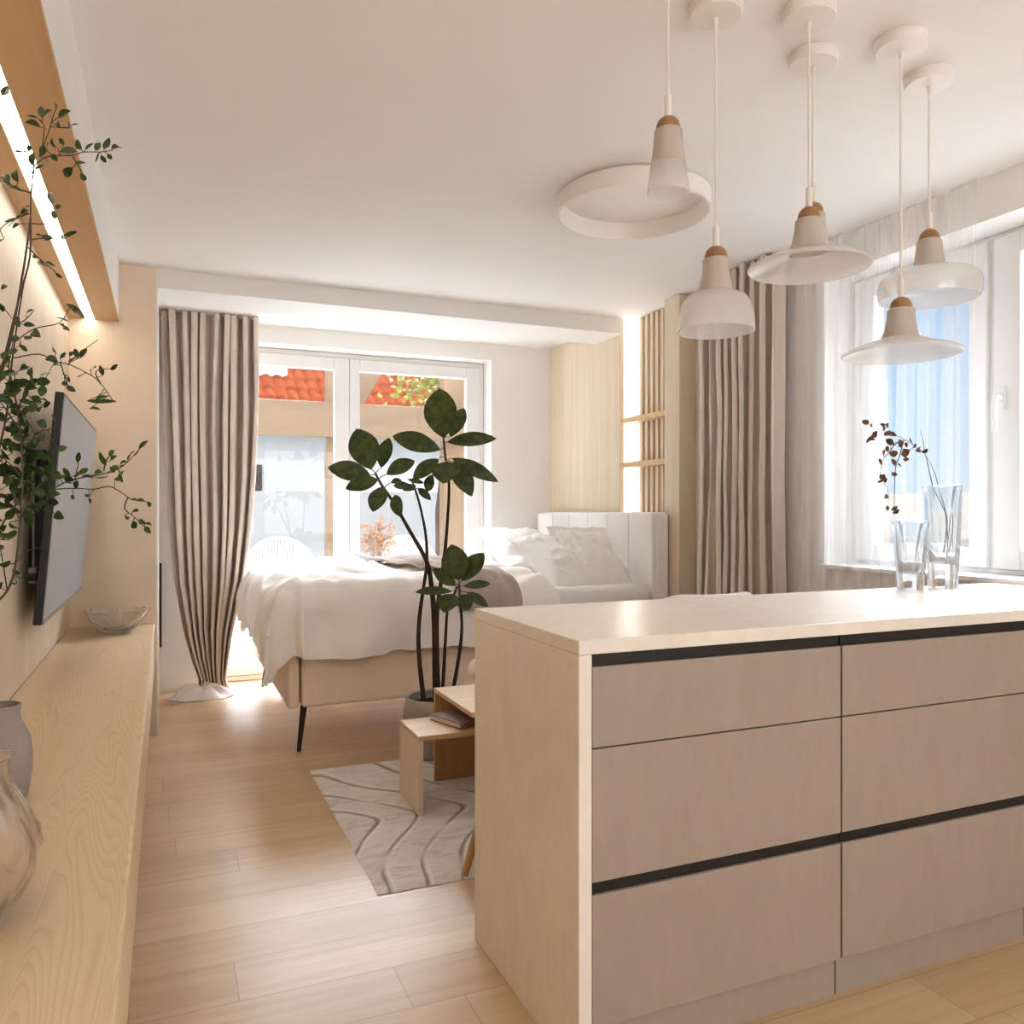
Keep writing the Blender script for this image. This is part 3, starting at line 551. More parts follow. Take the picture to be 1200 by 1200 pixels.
  [(-.258,1.57,1.328,-.271,1.581,1.342,.0135),(-.223,1.568,1.374,-.24,1.583,1.373,.0123),(-.23,1.566,1.391,-.223,1.595,1.379,.0105),(-.235,1.557,1.296,-.231,1.55,1.317,.0106),(-.212,1.546,1.196,-.204,1.534,1.176,.0128),(-.166,1.536,1.302,-.152,1.535,1.308,.0113),(-.207,1.533,1.341,-.219,1.568,1.326,.0118),(-.237,1.559,1.221,-.224,1.569,1.226,.0116),(-.253,1.566,1.46,-.239,1.566,1.457,.0139),(-.209,1.548,1.3,-.228,1.531,1.3,.011),(-.259,1.555,1.388,-.238,1.561,1.385,.0102),(-.245,1.556,1.27,-.256,1.537,1.273,.0112),(-.221,1.561,1.358,-.216,1.575,1.349,.0141),(-.254,1.574,1.394,-.27,1.573,1.389,.0102),(-.216,1.537,1.284,-.199,1.547,1.287,.0103),(-.199,1.533,1.31,-.192,1.54,1.323,.0117),(-.169,1.535,1.349,-.174,1.522,1.361,.0111),(-.281,1.561,1.219,-.263,1.559,1.223,.0119),(-.232,1.565,1.203,-.247,1.578,1.188,.0132),(-.241,1.575,1.287,-.249,1.561,1.303,.0111),(-.18,1.541,1.288,-.191,1.542,1.293,.0123),(-.225,1.555,1.243,-.231,1.545,1.256,.0111),(-.261,1.559,1.174,-.247,1.556,1.187,.0139),(-.191,1.542,1.425,-.177,1.563,1.435,.0128),(-.233,1.56,1.209,-.257,1.57,1.211,.0112),(-.279,1.581,1.313,-.271,1.586,1.301,.0127),(-.215,1.546,1.406,-.198,1.523,1.406,.0136),(-.167,1.534,1.455,-.184,1.534,1.451,.0125),(-.239,1.544,1.394,-.214,1.512,1.397,.0134),(-.237,1.553,1.341,-.223,1.559,1.333,.0113),(-.288,1.585,1.286,-.299,1.589,1.298,.0105),(-.256,1.576,1.279,-.235,1.556,1.267,.0128),(-.242,1.555,1.348,-.261,1.58,1.365,.0114),(-.244,1.567,1.43,-.26,1.569,1.415,.0106),(-.265,1.583,1.328,-.27,1.554,1.306,.0121),(-.232,1.557,1.352,-.235,1.582,1.343,.0105),(-.252,1.577,1.431,-.245,1.554,1.441,.0111),(-.177,1.542,1.416,-.201,1.555,1.418,.0137),(-.222,1.566,1.239,-.229,1.557,1.226,.0122),(-.251,1.569,1.267,-.233,1.571,1.267,.0128),(-.192,1.555,1.382,-.208,1.551,1.391,.0141),(-.257,1.563,1.286,-.244,1.533,1.295,.0111),(-.22,1.557,1.362,-.233,1.534,1.368,.0119),(-.232,1.567,1.431,-.246,1.55,1.431,.0123),(-.179,1.523,1.251,-.189,1.557,1.262,.0128),(-.216,1.549,1.202,-.197,1.558,1.203,.0117),(-.216,1.544,1.246,-.2,1.52,1.242,.0114),(-.215,1.544,1.279,-.207,1.572,1.269,.0112),(-.249,1.553,1.313,-.243,1.577,1.304,.0122),(-.237,1.57,1.318,-.24,1.583,1.302,.011),(-.223,1.544,1.375,-.242,1.567,1.372,.0104),(-.2,1.555,1.272,-.219,1.57,1.273,.0116),(-.294,1.573,1.232,-.297,1.582,1.244,.0104),(-.185,1.551,1.242,-.201,1.563,1.241,.013),(-.261,1.557,1.187,-.267,1.54,1.175,.0104),(-.205,1.548,1.382,-.22,1.525,1.38,.0123),(-.223,1.536,1.33,-.216,1.524,1.314,.0137),(-.237,1.55,1.245,-.222,1.543,1.251,.0118),(-.207,1.531,1.314,-.199,1.532,1.303,.0109),(-.213,1.553,1.24,-.223,1.546,1.224,.0113),(-.219,1.553,1.274,-.204,1.548,1.262,.0111),(-.247,1.572,1.356,-.266,1.585,1.364,.0126),(-.187,1.541,1.41,-.192,1.547,1.392,.013),(-.215,1.559,1.322,-.227,1.538,1.332,.0111),(-.252,1.552,1.263,-.28,1.588,1.271,.012),(-.233,1.567,1.311,-.213,1.526,1.3,.0129),(-.247,1.575,1.396,-.268,1.591,1.391,.0137),(-.208,1.557,1.289,-.224,1.577,1.292,.0113),(-.196,1.536,1.276,-.19,1.508,1.264,.0121),(-.263,1.578,1.226,-.243,1.583,1.225,.0129),(-.182,1.534,1.229,-.198,1.525,1.233,.0128),(-.201,1.538,1.415,-.209,1.57,1.431,.0107),(-.23,1.554,1.359,-.243,1.54,1.344,.0099),(-.242,1.576,1.153,-.238,1.606,1.169,.0141),(-.229,1.544,1.405,-.241,1.529,1.408,.0111),(-.203,1.551,1.249,-.201,1.543,1.266,.01),(-.21,1.545,1.208,-.192,1.55,1.207,.0104),(-.215,1.541,1.229,-.218,1.549,1.242,.0121),(-.202,1.533,1.496,-.187,1.509,1.483,.0137),(-.254,1.567,1.264,-.277,1.572,1.268,.0124),(-.184,1.548,1.218,-.162,1.516,1.214,.012),(-.205,1.558,1.315,-.209,1.544,1.298,.0132),(-.217,1.544,1.309,-.202,1.512,1.324,.0124),(-.236,1.552,1.26,-.226,1.579,1.253,.013),(-.236,1.553,1.375,-.249,1.581,1.396,.0125),(-.218,1.565,1.255,-.236,1.586,1.269,.0101),(-.24,1.549,1.259,-.244,1.546,1.273,.0139),(-.197,1.53,1.299,-.184,1.508,1.286,.0138),(-.175,1.526,1.266,-.158,1.497,1.257,.0123),(-.222,1.558,1.435,-.208,1.553,1.441,.0101),(-.161,1.519,1.229,-.175,1.509,1.239,.0119),(-.21,1.535,1.439,-.217,1.512,1.428,.0114),(-.206,1.543,1.296,-.209,1.516,1.282,.0134),(-.191,1.539,1.33,-.185,1.52,1.315,.011),(-.27,1.581,1.358,-.265,1.563,1.345,.0123),(-.197,1.553,1.406,-.222,1.592,1.408,.011),(-.237,1.572,1.368,-.22,1.547,1.364,.0124),(-.241,1.574,1.218,-.237,1.57,1.232,.0103),(-.211,1.559,1.287,-.199,1.552,1.301,.0139),(-.219,1.551,1.195,-.196,1.526,1.195,.0104),(-.24,1.567,1.395,-.24,1.559,1.413,.0134),(-.241,1.572,1.398,-.259,1.593,1.385,.0108),(-.232,1.553,1.248,-.226,1.52,1.227,.0118),(-.296,1.575,1.26,-.298,1.571,1.271,.0132),(-.176,1.528,1.278,-.181,1.535,1.262,.0128),(-.213,1.531,1.344,-.226,1.535,1.345,.0115),(-.223,1.565,1.198,-.245,1.604,1.204,.0107),(-.194,1.546,1.366,-.191,1.556,1.378,.0132),(-.228,1.557,1.398,-.224,1.588,1.412,.014),(-.208,1.555,1.344,-.226,1.56,1.355,.0119),(-.207,1.545,1.293,-.192,1.567,1.301,.0125),(-.241,1.561,1.462,-.227,1.562,1.47,.0141),(-.221,1.545,1.35,-.216,1.553,1.361,.0114),(-.239,1.558,1.256,-.251,1.592,1.268,.0106),(-.238,1.574,1.273,-.238,1.607,1.263,.0135),(-.189,1.552,1.378,-.173,1.515,1.378,.0108),(-.242,1.546,1.259,-.23,1.53,1.245,.0139),(-.23,1.565,1.349,-.238,1.573,1.33,.0123),(-.277,1.567,1.24,-.292,1.547,1.244,.0104),(-.267,1.563,1.319,-.26,1.535,1.299,.0108),(-.24,1.548,1.391,-.24,1.563,1.41,.0116),(-.211,1.537,1.348,-.213,1.516,1.365,.0138),(-.201,1.546,1.281,-.206,1.524,1.289,.0108),(-.235,1.568,1.483,-.23,1.576,1.496,.0114),(-.263,1.581,1.276,-.267,1.598,1.289,.0137),(-.244,1.568,1.243,-.242,1.552,1.256,.0135),(-.244,1.558,1.42,-.262,1.558,1.43,.0137),(-.204,1.54,1.486,-.22,1.574,1.495,.01),(-.209,1.544,1.263,-.227,1.571,1.255,.0121),(-.26,1.572,1.267,-.236,1.535,1.259,.0103),(-.194,1.53,1.308,-.182,1.53,1.327,.0127),(-.23,1.564,1.416,-.205,1.536,1.413,.0121),(-.197,1.533,1.379,-.204,1.528,1.362,.0117),(-.171,1.528,1.282,-.179,1.526,1.292,.0105),(-.27,1.586,1.274,-.261,1.589,1.263,.0121),(-.282,1.57,1.459,-.295,1.565,1.461,.0111),(-.238,1.559,1.229,-.236,1.536,1.212,.0126),(-.21,1.543,1.285,-.195,1.508,1.293,.013),(-.204,1.549,1.425,-.21,1.575,1.443,.0116),(-.232,1.569,1.333,-.215,1.568,1.333,.0102),(-.216,1.545,1.228,-.232,1.556,1.219,.0102),(-.284,1.58,1.268,-.303,1.567,1.268,.0139),(-.237,1.559,1.272,-.22,1.552,1.262,.0127),(-.233,1.546,1.413,-.21,1.533,1.408,.0139),(-.198,1.552,1.238,-.214,1.568,1.241,.0102),(-.194,1.534,1.232,-.202,1.52,1.242,.0105),(-.247,1.566,1.321,-.237,1.566,1.311,.0129),(-.225,1.546,1.302,-.238,1.55,1.316,.0109),(-.265,1.567,1.381,-.281,1.582,1.388,.0114),(-.183,1.547,1.344,-.198,1.545,1.35,.0136),(-.2,1.543,1.324,-.19,1.543,1.333,.0117),(-.292,1.587,1.224,-.271,1.561,1.22,.0106),(-.194,1.531,1.2,-.206,1.564,1.213,.0129),(-.267,1.559,1.28,-.287,1.58,1.289,.0121),(-.255,1.558,1.271,-.269,1.563,1.269,.0107),(-.169,1.527,1.198,-.153,1.503,1.189,.0135),(-.261,1.558,1.372,-.268,1.59,1.392,.0116),(-.238,1.543,1.437,-.23,1.516,1.451,.0135),(-.227,1.562,1.279,-.225,1.552,1.291,.0119),(-.27,1.562,1.241,-.271,1.58,1.26,.0124),(-.266,1.586,1.299,-.256,1.563,1.28,.0119),(-.301,1.592,1.276,-.309,1.588,1.267,.0109),(-.196,1.557,1.422,-.214,1.571,1.411,.0105),(-.24,1.572,1.255,-.253,1.588,1.249,.0119),(-.218,1.538,1.358,-.201,1.527,1.373,.0131),(-.262,1.575,1.311,-.26,1.552,1.328,.0108),(-.261,1.555,1.263,-.252,1.583,1.267,.0124),(-.234,1.571,1.334,-.221,1.575,1.334,.0118),(-.22,1.536,1.502,-.225,1.552,1.525,.0118),(-.285,1.594,1.407,-.29,1.615,1.392,.0138),(-.261,1.575,1.24,-.282,1.58,1.233,.0109),(-.239,1.563,1.183,-.226,1.585,1.173,.0112),(-.202,1.543,1.254,-.206,1.517,1.237,.0104),(-.234,1.545,1.309,-.223,1.57,1.303,.0135),(-.22,1.558,1.237,-.205,1.58,1.23,.011),(-.226,1.542,1.43,-.234,1.519,1.419,.0124),(-.301,1.591,1.204,-.314,1.592,1.201,.0136),(-.244,1.56,1.206,-.261,1.549,1.217,.0112),(-.284,1.586,1.25,-.276,1.602,1.265,.0119),(-.247,1.57,1.34,-.231,1.558,1.334,.0101),(-.217,1.549,1.332,-.237,1.551,1.325,.01),(-.187,1.535,1.221,-.19,1.525,1.207,.0117),(-.221,1.55,1.211,-.232,1.585,1.227,.0135),(-.204,1.554,1.382,-.178,1.519,1.38,.0103),(-.246,1.567,1.27,-.233,1.583,1.277,.0136),(-.208,1.541,1.398,-.222,1.572,1.391,.014),(-.183,1.549,1.273,-.198,1.527,1.265,.0119),(-.25,1.567,1.168,-.242,1.556,1.179,.0078),(-.238,1.557,1.114,-.256,1.568,1.115,.0092),(-.25,1.575,1.138,-.261,1.589,1.144,.0098),(-.263,1.582,1.122,-.262,1.565,1.111,.0072),(-.254,1.575,1.073,-.249,1.566,1.084,.0084),(-.26,1.557,1.16,-.257,1.576,1.147,.0079),(-.251,1.567,1.165,-.234,1.541,1.157,.0092),(-.22,1.563,1.088,-.217,1.562,1.098,.0076),(-.251,1.569,1.165,-.249,1.6,1.153,.0085),(-.262,1.563,1.142,-.252,1.562,1.152,.0091),(-.227,1.555,1.082,-.238,1.546,1.087,.0087),(-.249,1.564,1.168,-.255,1.597,1.156,.0074),(-.26,1.574,1.147,-.27,1.563,1.138,.0085),(-.223,1.558,1.098,-.236,1.571,1.103,.0082),(-.247,1.558,1.109,-.238,1.565,1.119,.0079),(-.255,1.562,1.171,-.27,1.586,1.176,.007)]),
}
DRIED_STEMS = [[(2.555,2.052,1.054),(2.567,2.047,1.17),(2.544,2.057,1.23),(2.516,2.069,1.285),(2.502,2.075,1.346),(2.493,2.085,1.407),(2.434,2.078,1.432),(2.402,2.093,1.457),(2.371,2.138,1.487),(2.307,2.155,1.51)],[(2.572,2.045,1.078),(2.561,2.05,1.2),(2.533,2.062,1.291),(2.516,2.069,1.352),(2.502,2.085,1.398)],[(2.495,2.087,1.414),(2.462,2.069,1.457),(2.45,2.069,1.489)],[(2.415,2.104,1.455),(2.368,2.099,1.441),(2.364,2.125,1.412),(2.356,2.147,1.383),(2.329,2.13,1.321),(2.343,2.113,1.284),(2.369,2.133,1.23)],[(2.394,2.093,1.441),(2.387,2.101,1.396),(2.4,2.127,1.368),(2.387,2.12,1.322),(2.363,2.102,1.245),(2.378,2.115,1.212)],[(2.43,2.074,1.432),(2.425,2.105,1.407),(2.427,2.114,1.383)],[(2.324,2.133,1.497),(2.328,2.159,1.475),(2.296,2.152,1.452)]]
DRIED_LEAVES = [(2.293,2.149,1.512,2.281,2.169,1.525,.0182),(2.302,2.143,1.506,2.283,2.136,1.507,.0121),(2.308,2.141,1.466,2.274,2.139,1.456,.0182),(2.316,2.156,1.468,2.312,2.179,1.448,.0122),(2.321,2.138,1.473,2.296,2.138,1.478,.0212),(2.352,2.14,1.504,2.355,2.154,1.518,.0152),(2.339,2.125,1.487,2.328,2.121,1.505,.0181),(2.36,2.125,1.503,2.336,2.118,1.508,.0182),(2.35,2.119,1.478,2.333,2.122,1.478,.0151),(2.359,2.113,1.475,2.328,2.11,1.473,.0211),(2.385,2.117,1.479,2.361,2.119,1.475,.0212),(2.375,2.131,1.437,2.382,2.149,1.464,.0213),(2.381,2.121,1.449,2.359,2.12,1.439,.0182),(2.408,2.112,1.431,2.394,2.111,1.458,.0334),(2.422,2.11,1.44,2.431,2.103,1.443,.0183),(2.434,2.099,1.452,2.448,2.104,1.456,.0213),(2.446,2.094,1.437,2.465,2.097,1.435,.0152),(2.459,2.077,1.424,2.43,2.074,1.417,.0182),(2.482,2.068,1.409,2.481,2.089,1.416,.0242),(2.351,2.113,1.423,2.33,2.113,1.423,.0181),(2.369,2.114,1.418,2.372,2.11,1.393,.0242),(2.355,2.139,1.404,2.339,2.131,1.418,.0243),(2.403,2.093,1.411,2.403,2.072,1.419,.0242),(2.397,2.103,1.403,2.422,2.103,1.409,.0242),(2.417,2.099,1.394,2.419,2.104,1.379,.0182),(2.371,2.12,1.388,2.375,2.112,1.363,.0212),(2.338,2.131,1.376,2.309,2.123,1.381,.0212),(2.402,2.121,1.368,2.421,2.123,1.365,.0122),(2.369,2.107,1.339,2.351,2.102,1.329,.0121),(2.339,2.143,1.334,2.347,2.139,1.313,.0213),(2.338,2.142,1.315,2.349,2.148,1.304,.0182),(2.348,2.118,1.318,2.345,2.133,1.312,.0211),(2.35,2.119,1.26,2.327,2.113,1.248,.0151),(2.357,2.134,1.212,2.379,2.138,1.215,.0152),(2.372,2.113,1.218,2.376,2.106,1.206,.0212),(2.388,2.12,1.206,2.389,2.111,1.194,.0213),(2.389,2.11,1.333,2.383,2.134,1.337,.0121)]

CAMDIR = Vector((-.3923, -.9198, 0))
def smooth_path(pts, k=4):
    pts = [Vector(p) for p in pts]; out = []
    for i in range(len(pts) - 1):
        p0, p1, p2, p3 = pts[max(i - 1, 0)], pts[i], pts[i + 1], pts[min(i + 2, len(pts) - 1)]
        for j in range(k):
            t = j / k
            out.append(.5 * ((2 * p1) + (-p0 + p2) * t + (2 * p0 - 5 * p1 + 4 * p2 - p3) * t * t + (-p0 + 3 * p1 - 3 * p2 + p3) * t ** 3))
    out.append(pts[-1]); return out
BL = {'top': 'tall leafy branch reaching the ceiling light strip at upper left', 'upper': 'leafy branch with sparse sprigs just below the topmost branch',
      'arching': 'leafy branch arching over the top corner of the television', 'side': 'leafy branch stretching sideways in front of the television screen',
      'dense': 'densest leafy branch hanging left of the television edge'}
for key, (stem, twigs, leaves) in BRANCHES.items():
    t = thing('leafy_branch', BL[key], 'branch', stem[0], 'leafy branches in the bench vase')
    sp = smooth_path(stem); n = len(sp)
    mb = MB().tube(sp, [lerp(.0030, .0011, i / (n - 1)) for i in range(n)], 6)
    for tw in twigs:
        q = smooth_path(tw); mb.tube(q, [lerp(.0013, .0006, i / (len(q) - 1)) for i in range(len(q))], 5)
    obj('stem', mb, M['twig'], t)
    lm = MB(); joints = [Vector(p) for tw in twigs for p in smooth_path(tw)] + sp[6:]
    for l in leaves:
        f = CAMDIR + Vector((R.uniform(-.7, .7), R.uniform(-.7, .7), R.uniform(-.3, .9)))
        lm.leaf(l[0:3], l[3:6], l[6] * 1.05, f, R.uniform(-.1, .15), R.uniform(.1, .5))
        b = Vector(l[0:3]); q = min(joints, key=lambda p: (p - b).length)
        if .002 < (q - b).length < .05: lm.tube([q, b], .0007, 4, caps=False)
    obj('foliage', lm, M['leaf'], t)

# ---------------------------------------------------------------- island
IX0, IY0, IY1, IZ = .798, 1.513, 2.139, .929
wt = thing('worktop', 'pale stone worktop with waterfall end on the kitchen island', 'worktop', (1.9, 1.83, IZ))
obj('top', MB().box(IX0, XR - .002, IY0, IY1, .8975, IZ), M['stone'], wt, .0025)
obj('end_panel', MB().box(IX0, IX0 + .032, IY0, IY1, .0, .8973), M['stone'], wt, .0025)
def unit(x0, x1):
    u = thing('drawer_unit', 'taupe handleless drawer unit under the left end of the stone worktop', 'drawer unit', (x0, 1.53, 0), 'drawer units in the kitchen island')
    yf = IY0 + .004; g = .0015
    obj('carcass', MB().box(x0 + .001, x1 - .001, yf + .045, IY1 - .004, .10, .896), M['drawer'], u)
    obj('plinth', MB().box(x0 + .001, x1 - .001, yf + .022, IY1 - .02, 0, .0985), M['drawer'], u)
    for z0, z1 in ((.10, .3833), (.4106, .6945), (.6975, .870)):
        obj('drawer', MB().box(x0 + g, x1 - g, yf, yf + .022, z0, z1), M['drawer'], u, .0015)
    for z0, z1 in ((.3838, .4101), (.8705, .8965)):
        obj('finger_channel', MB().box(x0 + .001, x1 - .001, yf + .008, yf + .045, z0, z1), M['black'], u)
    obj('shadow_gap', MB().box(x0 + .001, x1 - .001, yf + .023, yf + .044, .10, .3836).box(x0 + .001, x1 - .001, yf + .023, yf + .044, .4104, .8703), M['black'], u)
    return u
u1 = unit(.8315, 1.528)
UL = ['', 'taupe handleless drawer unit right of the seam, cut off by the picture edge', 'taupe handleless drawer unit at the window end of the island']
for k in (1, 2):
    c = copy_tree(u1); c.location.x += .6995 * k; c['label'] = UL[k]

# two thick crystal vases
def crystal(c, h, r0, r1, tw, name, label):
    def ring(r, z, ang, sq):
        out = []
        for i in range(32):
            a = 2 * PI * i / 32
            q = r * (1 - sq * (1 - 1 / max(abs(math.cos(a)), abs(math.sin(a))) * .80))
            out.append((c[0] + q * math.cos(a + ang), c[1] + q * math.sin(a + ang), c[2] + z))
        return out
    mb = MB(); rings = []
    for t in (0, .02, .2, .45, .7, .88, .97, 1.0):
        rings.append(ring(lerp(r0, r1, t ** 1.1) + (.006 * sm((t - .9) / .1)), h * t, tw * t, .75))
    for t in (.995, .9, .7, .45, .27, .24):
        k = max(0.0, (t - .24) / .76)
        rings.append(ring((lerp(r0, r1, t) - .009) * (1 if t > .25 else .9), h * t, tw * t, .5))
    for q in rings: mb.v += q
    n = 32
    for j in range(len(rings) - 1):
        for i in range(n):
            i2 = (i + 1) % n; mb.face((j * n + i, j * n + i2, (j + 1) * n + i2, (j + 1) * n + i), 0, True)
    mb.face([i for i in reversed(range(n))]); mb.face([(len(rings) - 1) * n + i for i in range(n)])
    # slanted rim
    for i in range(len(mb.v)):
        x, y, z = mb.v[i]; t = (z - c[2]) / h
        if t > .85: mb.v[i] = (x, y, z + .06 * (x - c[0] + .5 * (y - c[1])) * (t - .85) / .15 * 1.2)
    return tag(obj(name, mb, M['crystal']), label, 'vase')
crystal((2.395, 2.062, IZ + .0005), .235, .038, .062, .5, 'crystal_vase', 'short thick crystal vase on the island, left of the taller one')
crystal((2.54, 2.05, IZ + .0005), .365, .043, .066, .45, 'crystal_vase', 'tall thick crystal vase on the island holding dried twigs')
dt = thing('dried_branch', 'dried brown leafy twig drooping from the tall crystal vase', 'branch', DRIED_STEMS[0][0])
mb = MB()
for s in DRIED_STEMS:
    q = smooth_path(s); mb.tube(q, [lerp(.0022 if len(s) > 4 else .0012, .0007, i / (len(q) - 1)) for i in range(len(q))], 5)
obj('stem', mb, M['dried_stem'], dt)
lm = MB(); jt = [p for s in DRIED_STEMS for p in smooth_path(s)]
for l in DRIED_LEAVES:
    lm.leaf(l[0:3], l[3:6], l[6] * 1.15, CAMDIR + Vector((R.uniform(-.5, .5), R.uniform(-.5, .5), R.uniform(-.4, .6))), R.uniform(-.2, .2), R.uniform(.1, .5), shape=.75)
    b = Vector(l[0:3]); q = min(jt, key=lambda p: (p - b).length)
    if .002 < (q - b).length < .06: lm.tube([q, b], .0006, 4, caps=False)
obj('foliage', lm, M['leaf_dry'], dt)

# ---------------------------------------------------------------- pendant lamps
def pendant(x, y, ztop, kind, label):
    """ztop: top of the wooden cap"""
    p = thing('pendant_lamp', label, 'pendant lamp', (x, y, H), 'pendant lamps over the island')
    c = (x, y, 0)
    obj('canopy', MB().lathe([(0, H - .0005), (.066, H - .0005), (.068, H - .004), (.067, H - .030), (.064, H - .034), (.012, H - .036), (.006, H - .0365), (.006, H - .052), (.004, H - .056), (0, H - .056)], c, 40), M['lamp_white'], p)
    obj('cord', MB().tube([(x, y, H - .055), (x, y, ztop + .04)], .0034, 8), M['lamp_white'], p)
    obj('cord_sleeve', MB().lathe([(0, ztop + .05), (.0075, ztop + .05), (.0085, ztop + .046), (.0085, ztop - .001), (0, ztop - .001)], c, 16), M['lamp_white'], p)
    zc = ztop - .036
    obj('wooden_cap', MB().lathe([(0, ztop), (.009, ztop - .0005), (.018, ztop - .005), (.025, ztop - .013), (.0285, ztop - .023), (.0295, zc), (0, zc)], c, 28), M['wood_cap'], p)
    if kind == 'cone':
        neck = [(0, zc + .003), (.031, zc + .003), (.033, zc), (.034, zc - .02), (.037, zc - .05), (.041, zc - .078), (0, zc - .078)]
        skirt = [(.041, zc - .0785), (.044, zc - .10), (.0475, zc - .125), (.0495, zc - .143), (.049, zc - .149), (.0475, zc - .143), (.045, zc - .12), (.039, zc - .082)]
    elif kind == 'bell':
        neck = [(0, zc + .003), (.031, zc + .003), (.033, zc), (.0345, zc - .03), (.0385, zc - .055), (.045, zc - .082), (0, zc - .082)]
        skirt = [(.045, zc - .0825), (.062, zc - .088), (.077, zc - .096), (.087, zc - .112), (.093, zc - .135), (.097, zc - .165), (.0975, zc - .182), (.095, zc - .184), (.094, zc - .165), (.090, zc - .136), (.083, zc - .114), (.073, zc - .100), (.045, zc - .086)]
    elif kind == 'disc':
        neck = [(0, zc + .003), (.032, zc + .003), (.035, zc), (.037, zc - .025), (.043, zc - .055), (.052, zc - .078), (0, zc - .078)]
        skirt = [(.052, zc - .0785), (.08, zc - .088), (.12, zc - .102), (.147, zc - .113), (.154, zc - .118), (.154, zc - .123), (.150, zc - .125), (.142, zc - .118), (.115, zc - .107), (.08, zc - .094), (.05, zc - .084)]
    else:
        neck = [(0, zc + .003), (.032, zc + .003), (.035, zc), (.037, zc - .025), (.041, zc - .055), (.048, zc - .083), (0, zc - .083)]
        skirt = [(.048, zc - .0835), (.09, zc - .090), (.12, zc - .099), (.137, zc - .112), (.142, zc - .13), (.141, zc - .158), (.137, zc - .174), (.134, zc - .174), (.137, zc - .156), (.138, zc - .13), (.131, zc - .115), (.115, zc - .104), (.048, zc - .088)]
    obj('shade_neck', MB().lathe(neck, c, 40), M['opal_neck'], p)
    obj('shade_skirt', MB().lathe(skirt, c, 56, close=True), M['opal'], p)
pendant(1.099, 1.629, 2.141, 'cone', 'narrow cone shaded pendant lamp hanging leftmost, before the ceiling ring')
pendant(1.302, 1.714, 1.884, 'bell', 'bell shaded pendant lamp in front of the oak niche and taupe curtain')
pendant(1.536, 1.634, 1.992, 'disc', 'wide flat disc pendant lamp hanging third from the left')
pendant(1.703, 1.796, 2.085, 'cone', 'pendant lamp mostly hidden behind the third lamp\'s wide disc')
pendant(1.869, 1.640, 1.794, 'disc', 'lowest disc shaded pendant lamp, above the dried twigs')
pendant(2.101, 1.742, 2.046, 'drum', 'shallow drum shaded pendant lamp nearest the window')
# ring lamp on the ceiling
rl = thing('ceiling_ring_lamp', 'large white ring shaped lamp on the ceiling', 'ceiling lamp', (1.772, 2.88, H))
obj('ring', MB().lathe([(.312, 2.496), (.316, 2.430), (.314, 2.427), (.304, 2.427), (.302, 2.430), (.286, 2.496)], (1.772, 2.88, 0), 72, close=True), M['lamp_white'], rl)
obj('mounting_plate', MB().lathe([(0, H - .0005), (.29, H - .0005), (.29, 2.4965), (0, 2.4965)], (1.772, 2.88, 0), 72), M['lamp_white'], rl)

# ---------------------------------------------------------------- curtains
def curtain_mesh(nx, nz_, edge, depth_pos, amp, pleats, seed, along='X'):
    """edge(z01) -> (a0, a1); hangs from z01 = 0 (top) to 1 (bottom)"""
    rr = random.Random(seed); ph = [rr.uniform(-.5, .5) for _ in range(pleats + 2)]; am = [rr.uniform(.6, 1.25) for _ in range(pleats + 2)]
    mb = MB()
    def fn(s, t):
        a0, a1, z, squeeze = edge(t)
        q = s * pleats; i = int(min(q, pleats - 1e-6)); fr = q - i
        w = lerp(ph[i], ph[i + 1], sm(fr)) * .5; k = lerp(am[i], am[i + 1], sm(fr))
        drift = .35 * nz(s * 6 + seed, t * 1.6)
        sw_ = math.sin(2 * PI * (q + w + drift)); sw_ = math.copysign(abs(sw_) ** .75, sw_)
        off = amp * k * sw_ * (1 + .35 * squeeze) + .012 * nz(s * 9, t * 5, seed)
        shift = .40 * (a1 - a0) / pleats * math.sin(4 * PI * (q + w + drift) + .5)
        a = lerp(a0, a1, s) + shift
        if along == 'X': return (a, depth_pos + off, z)
        return (depth_pos + off, a, z)
    mb.grid(nx, nz_, fn); return mb
LTAB = [(2.50, -.004, .565), (1.98, .006, .559), (1.42, .022, .543), (1.09, .037, .521), (.75, .063, .482), (.41, .119, .406), (.24, .160, .380), (.10, .205, .362), (.03, .19, .385)]
def ledge(t):
    z = lerp(2.505, .03, t)
    for (z1, a, b), (z2, c, d) in zip(LTAB, LTAB[1:]):
        if z >= z2:
            k = max(0, min(1, (z1 - z) / (z1 - z2))); return lerp(a, c, k), lerp(b, d, k), z, max(0, 1 - (lerp(b, d, k) - lerp(a, c, k)) / .56)
    return .19, .385, z, .6
cl = thing('gathered_curtain', 'taupe floor length curtain gathered at the bottom beside the balcony door', 'curtain', (.28, 5.73, 0))
obj('drape', curtain_mesh(300, 70, ledge, 5.73, .072, 9, 3), M['curtain'], cl, solid=.004)
def puddle(s, t):
    a = 2 * PI * s; r = t
    wob = 1 + .16 * nz(math.cos(a) * 2.2, math.sin(a) * 2.2, 4)
    x = .215 + .20 * r * math.cos(a) * wob; y = 5.62 + .125 * r * math.sin(a) * wob
    hgt = .075 * (1 - r ** 2.0) + .04 * (1 - r) * nz(x * 14, y * 14, 2) + .026 * math.sin(a * 6 + 4 * r) * (1 - r) * r * 3
    return (x, y, .004 + max(0, hgt))
obj('puddle', MB().grid(72, 18, puddle), M['lining'], cl, solid=.003, offset=1)
def redge(t): return 3.25, 3.85, lerp(2.505, .012, t), 0
rc = thing('straight_curtain', 'taupe full length curtain hanging straight at the window wall', 'curtain', (2.86, 3.55, 0))
obj('drape', curtain_mesh(260, 40, redge, 2.845, .066, 8, 8, 'Y'), M['curtain'], rc, solid=.004)
def sedge(t): return 2.24, 3.24, lerp(2.506, .012, t), 0
sc = thing('sheer_curtain', 'white translucent voile curtain in front of the window', 'curtain', (2.895, 2.8, 0))
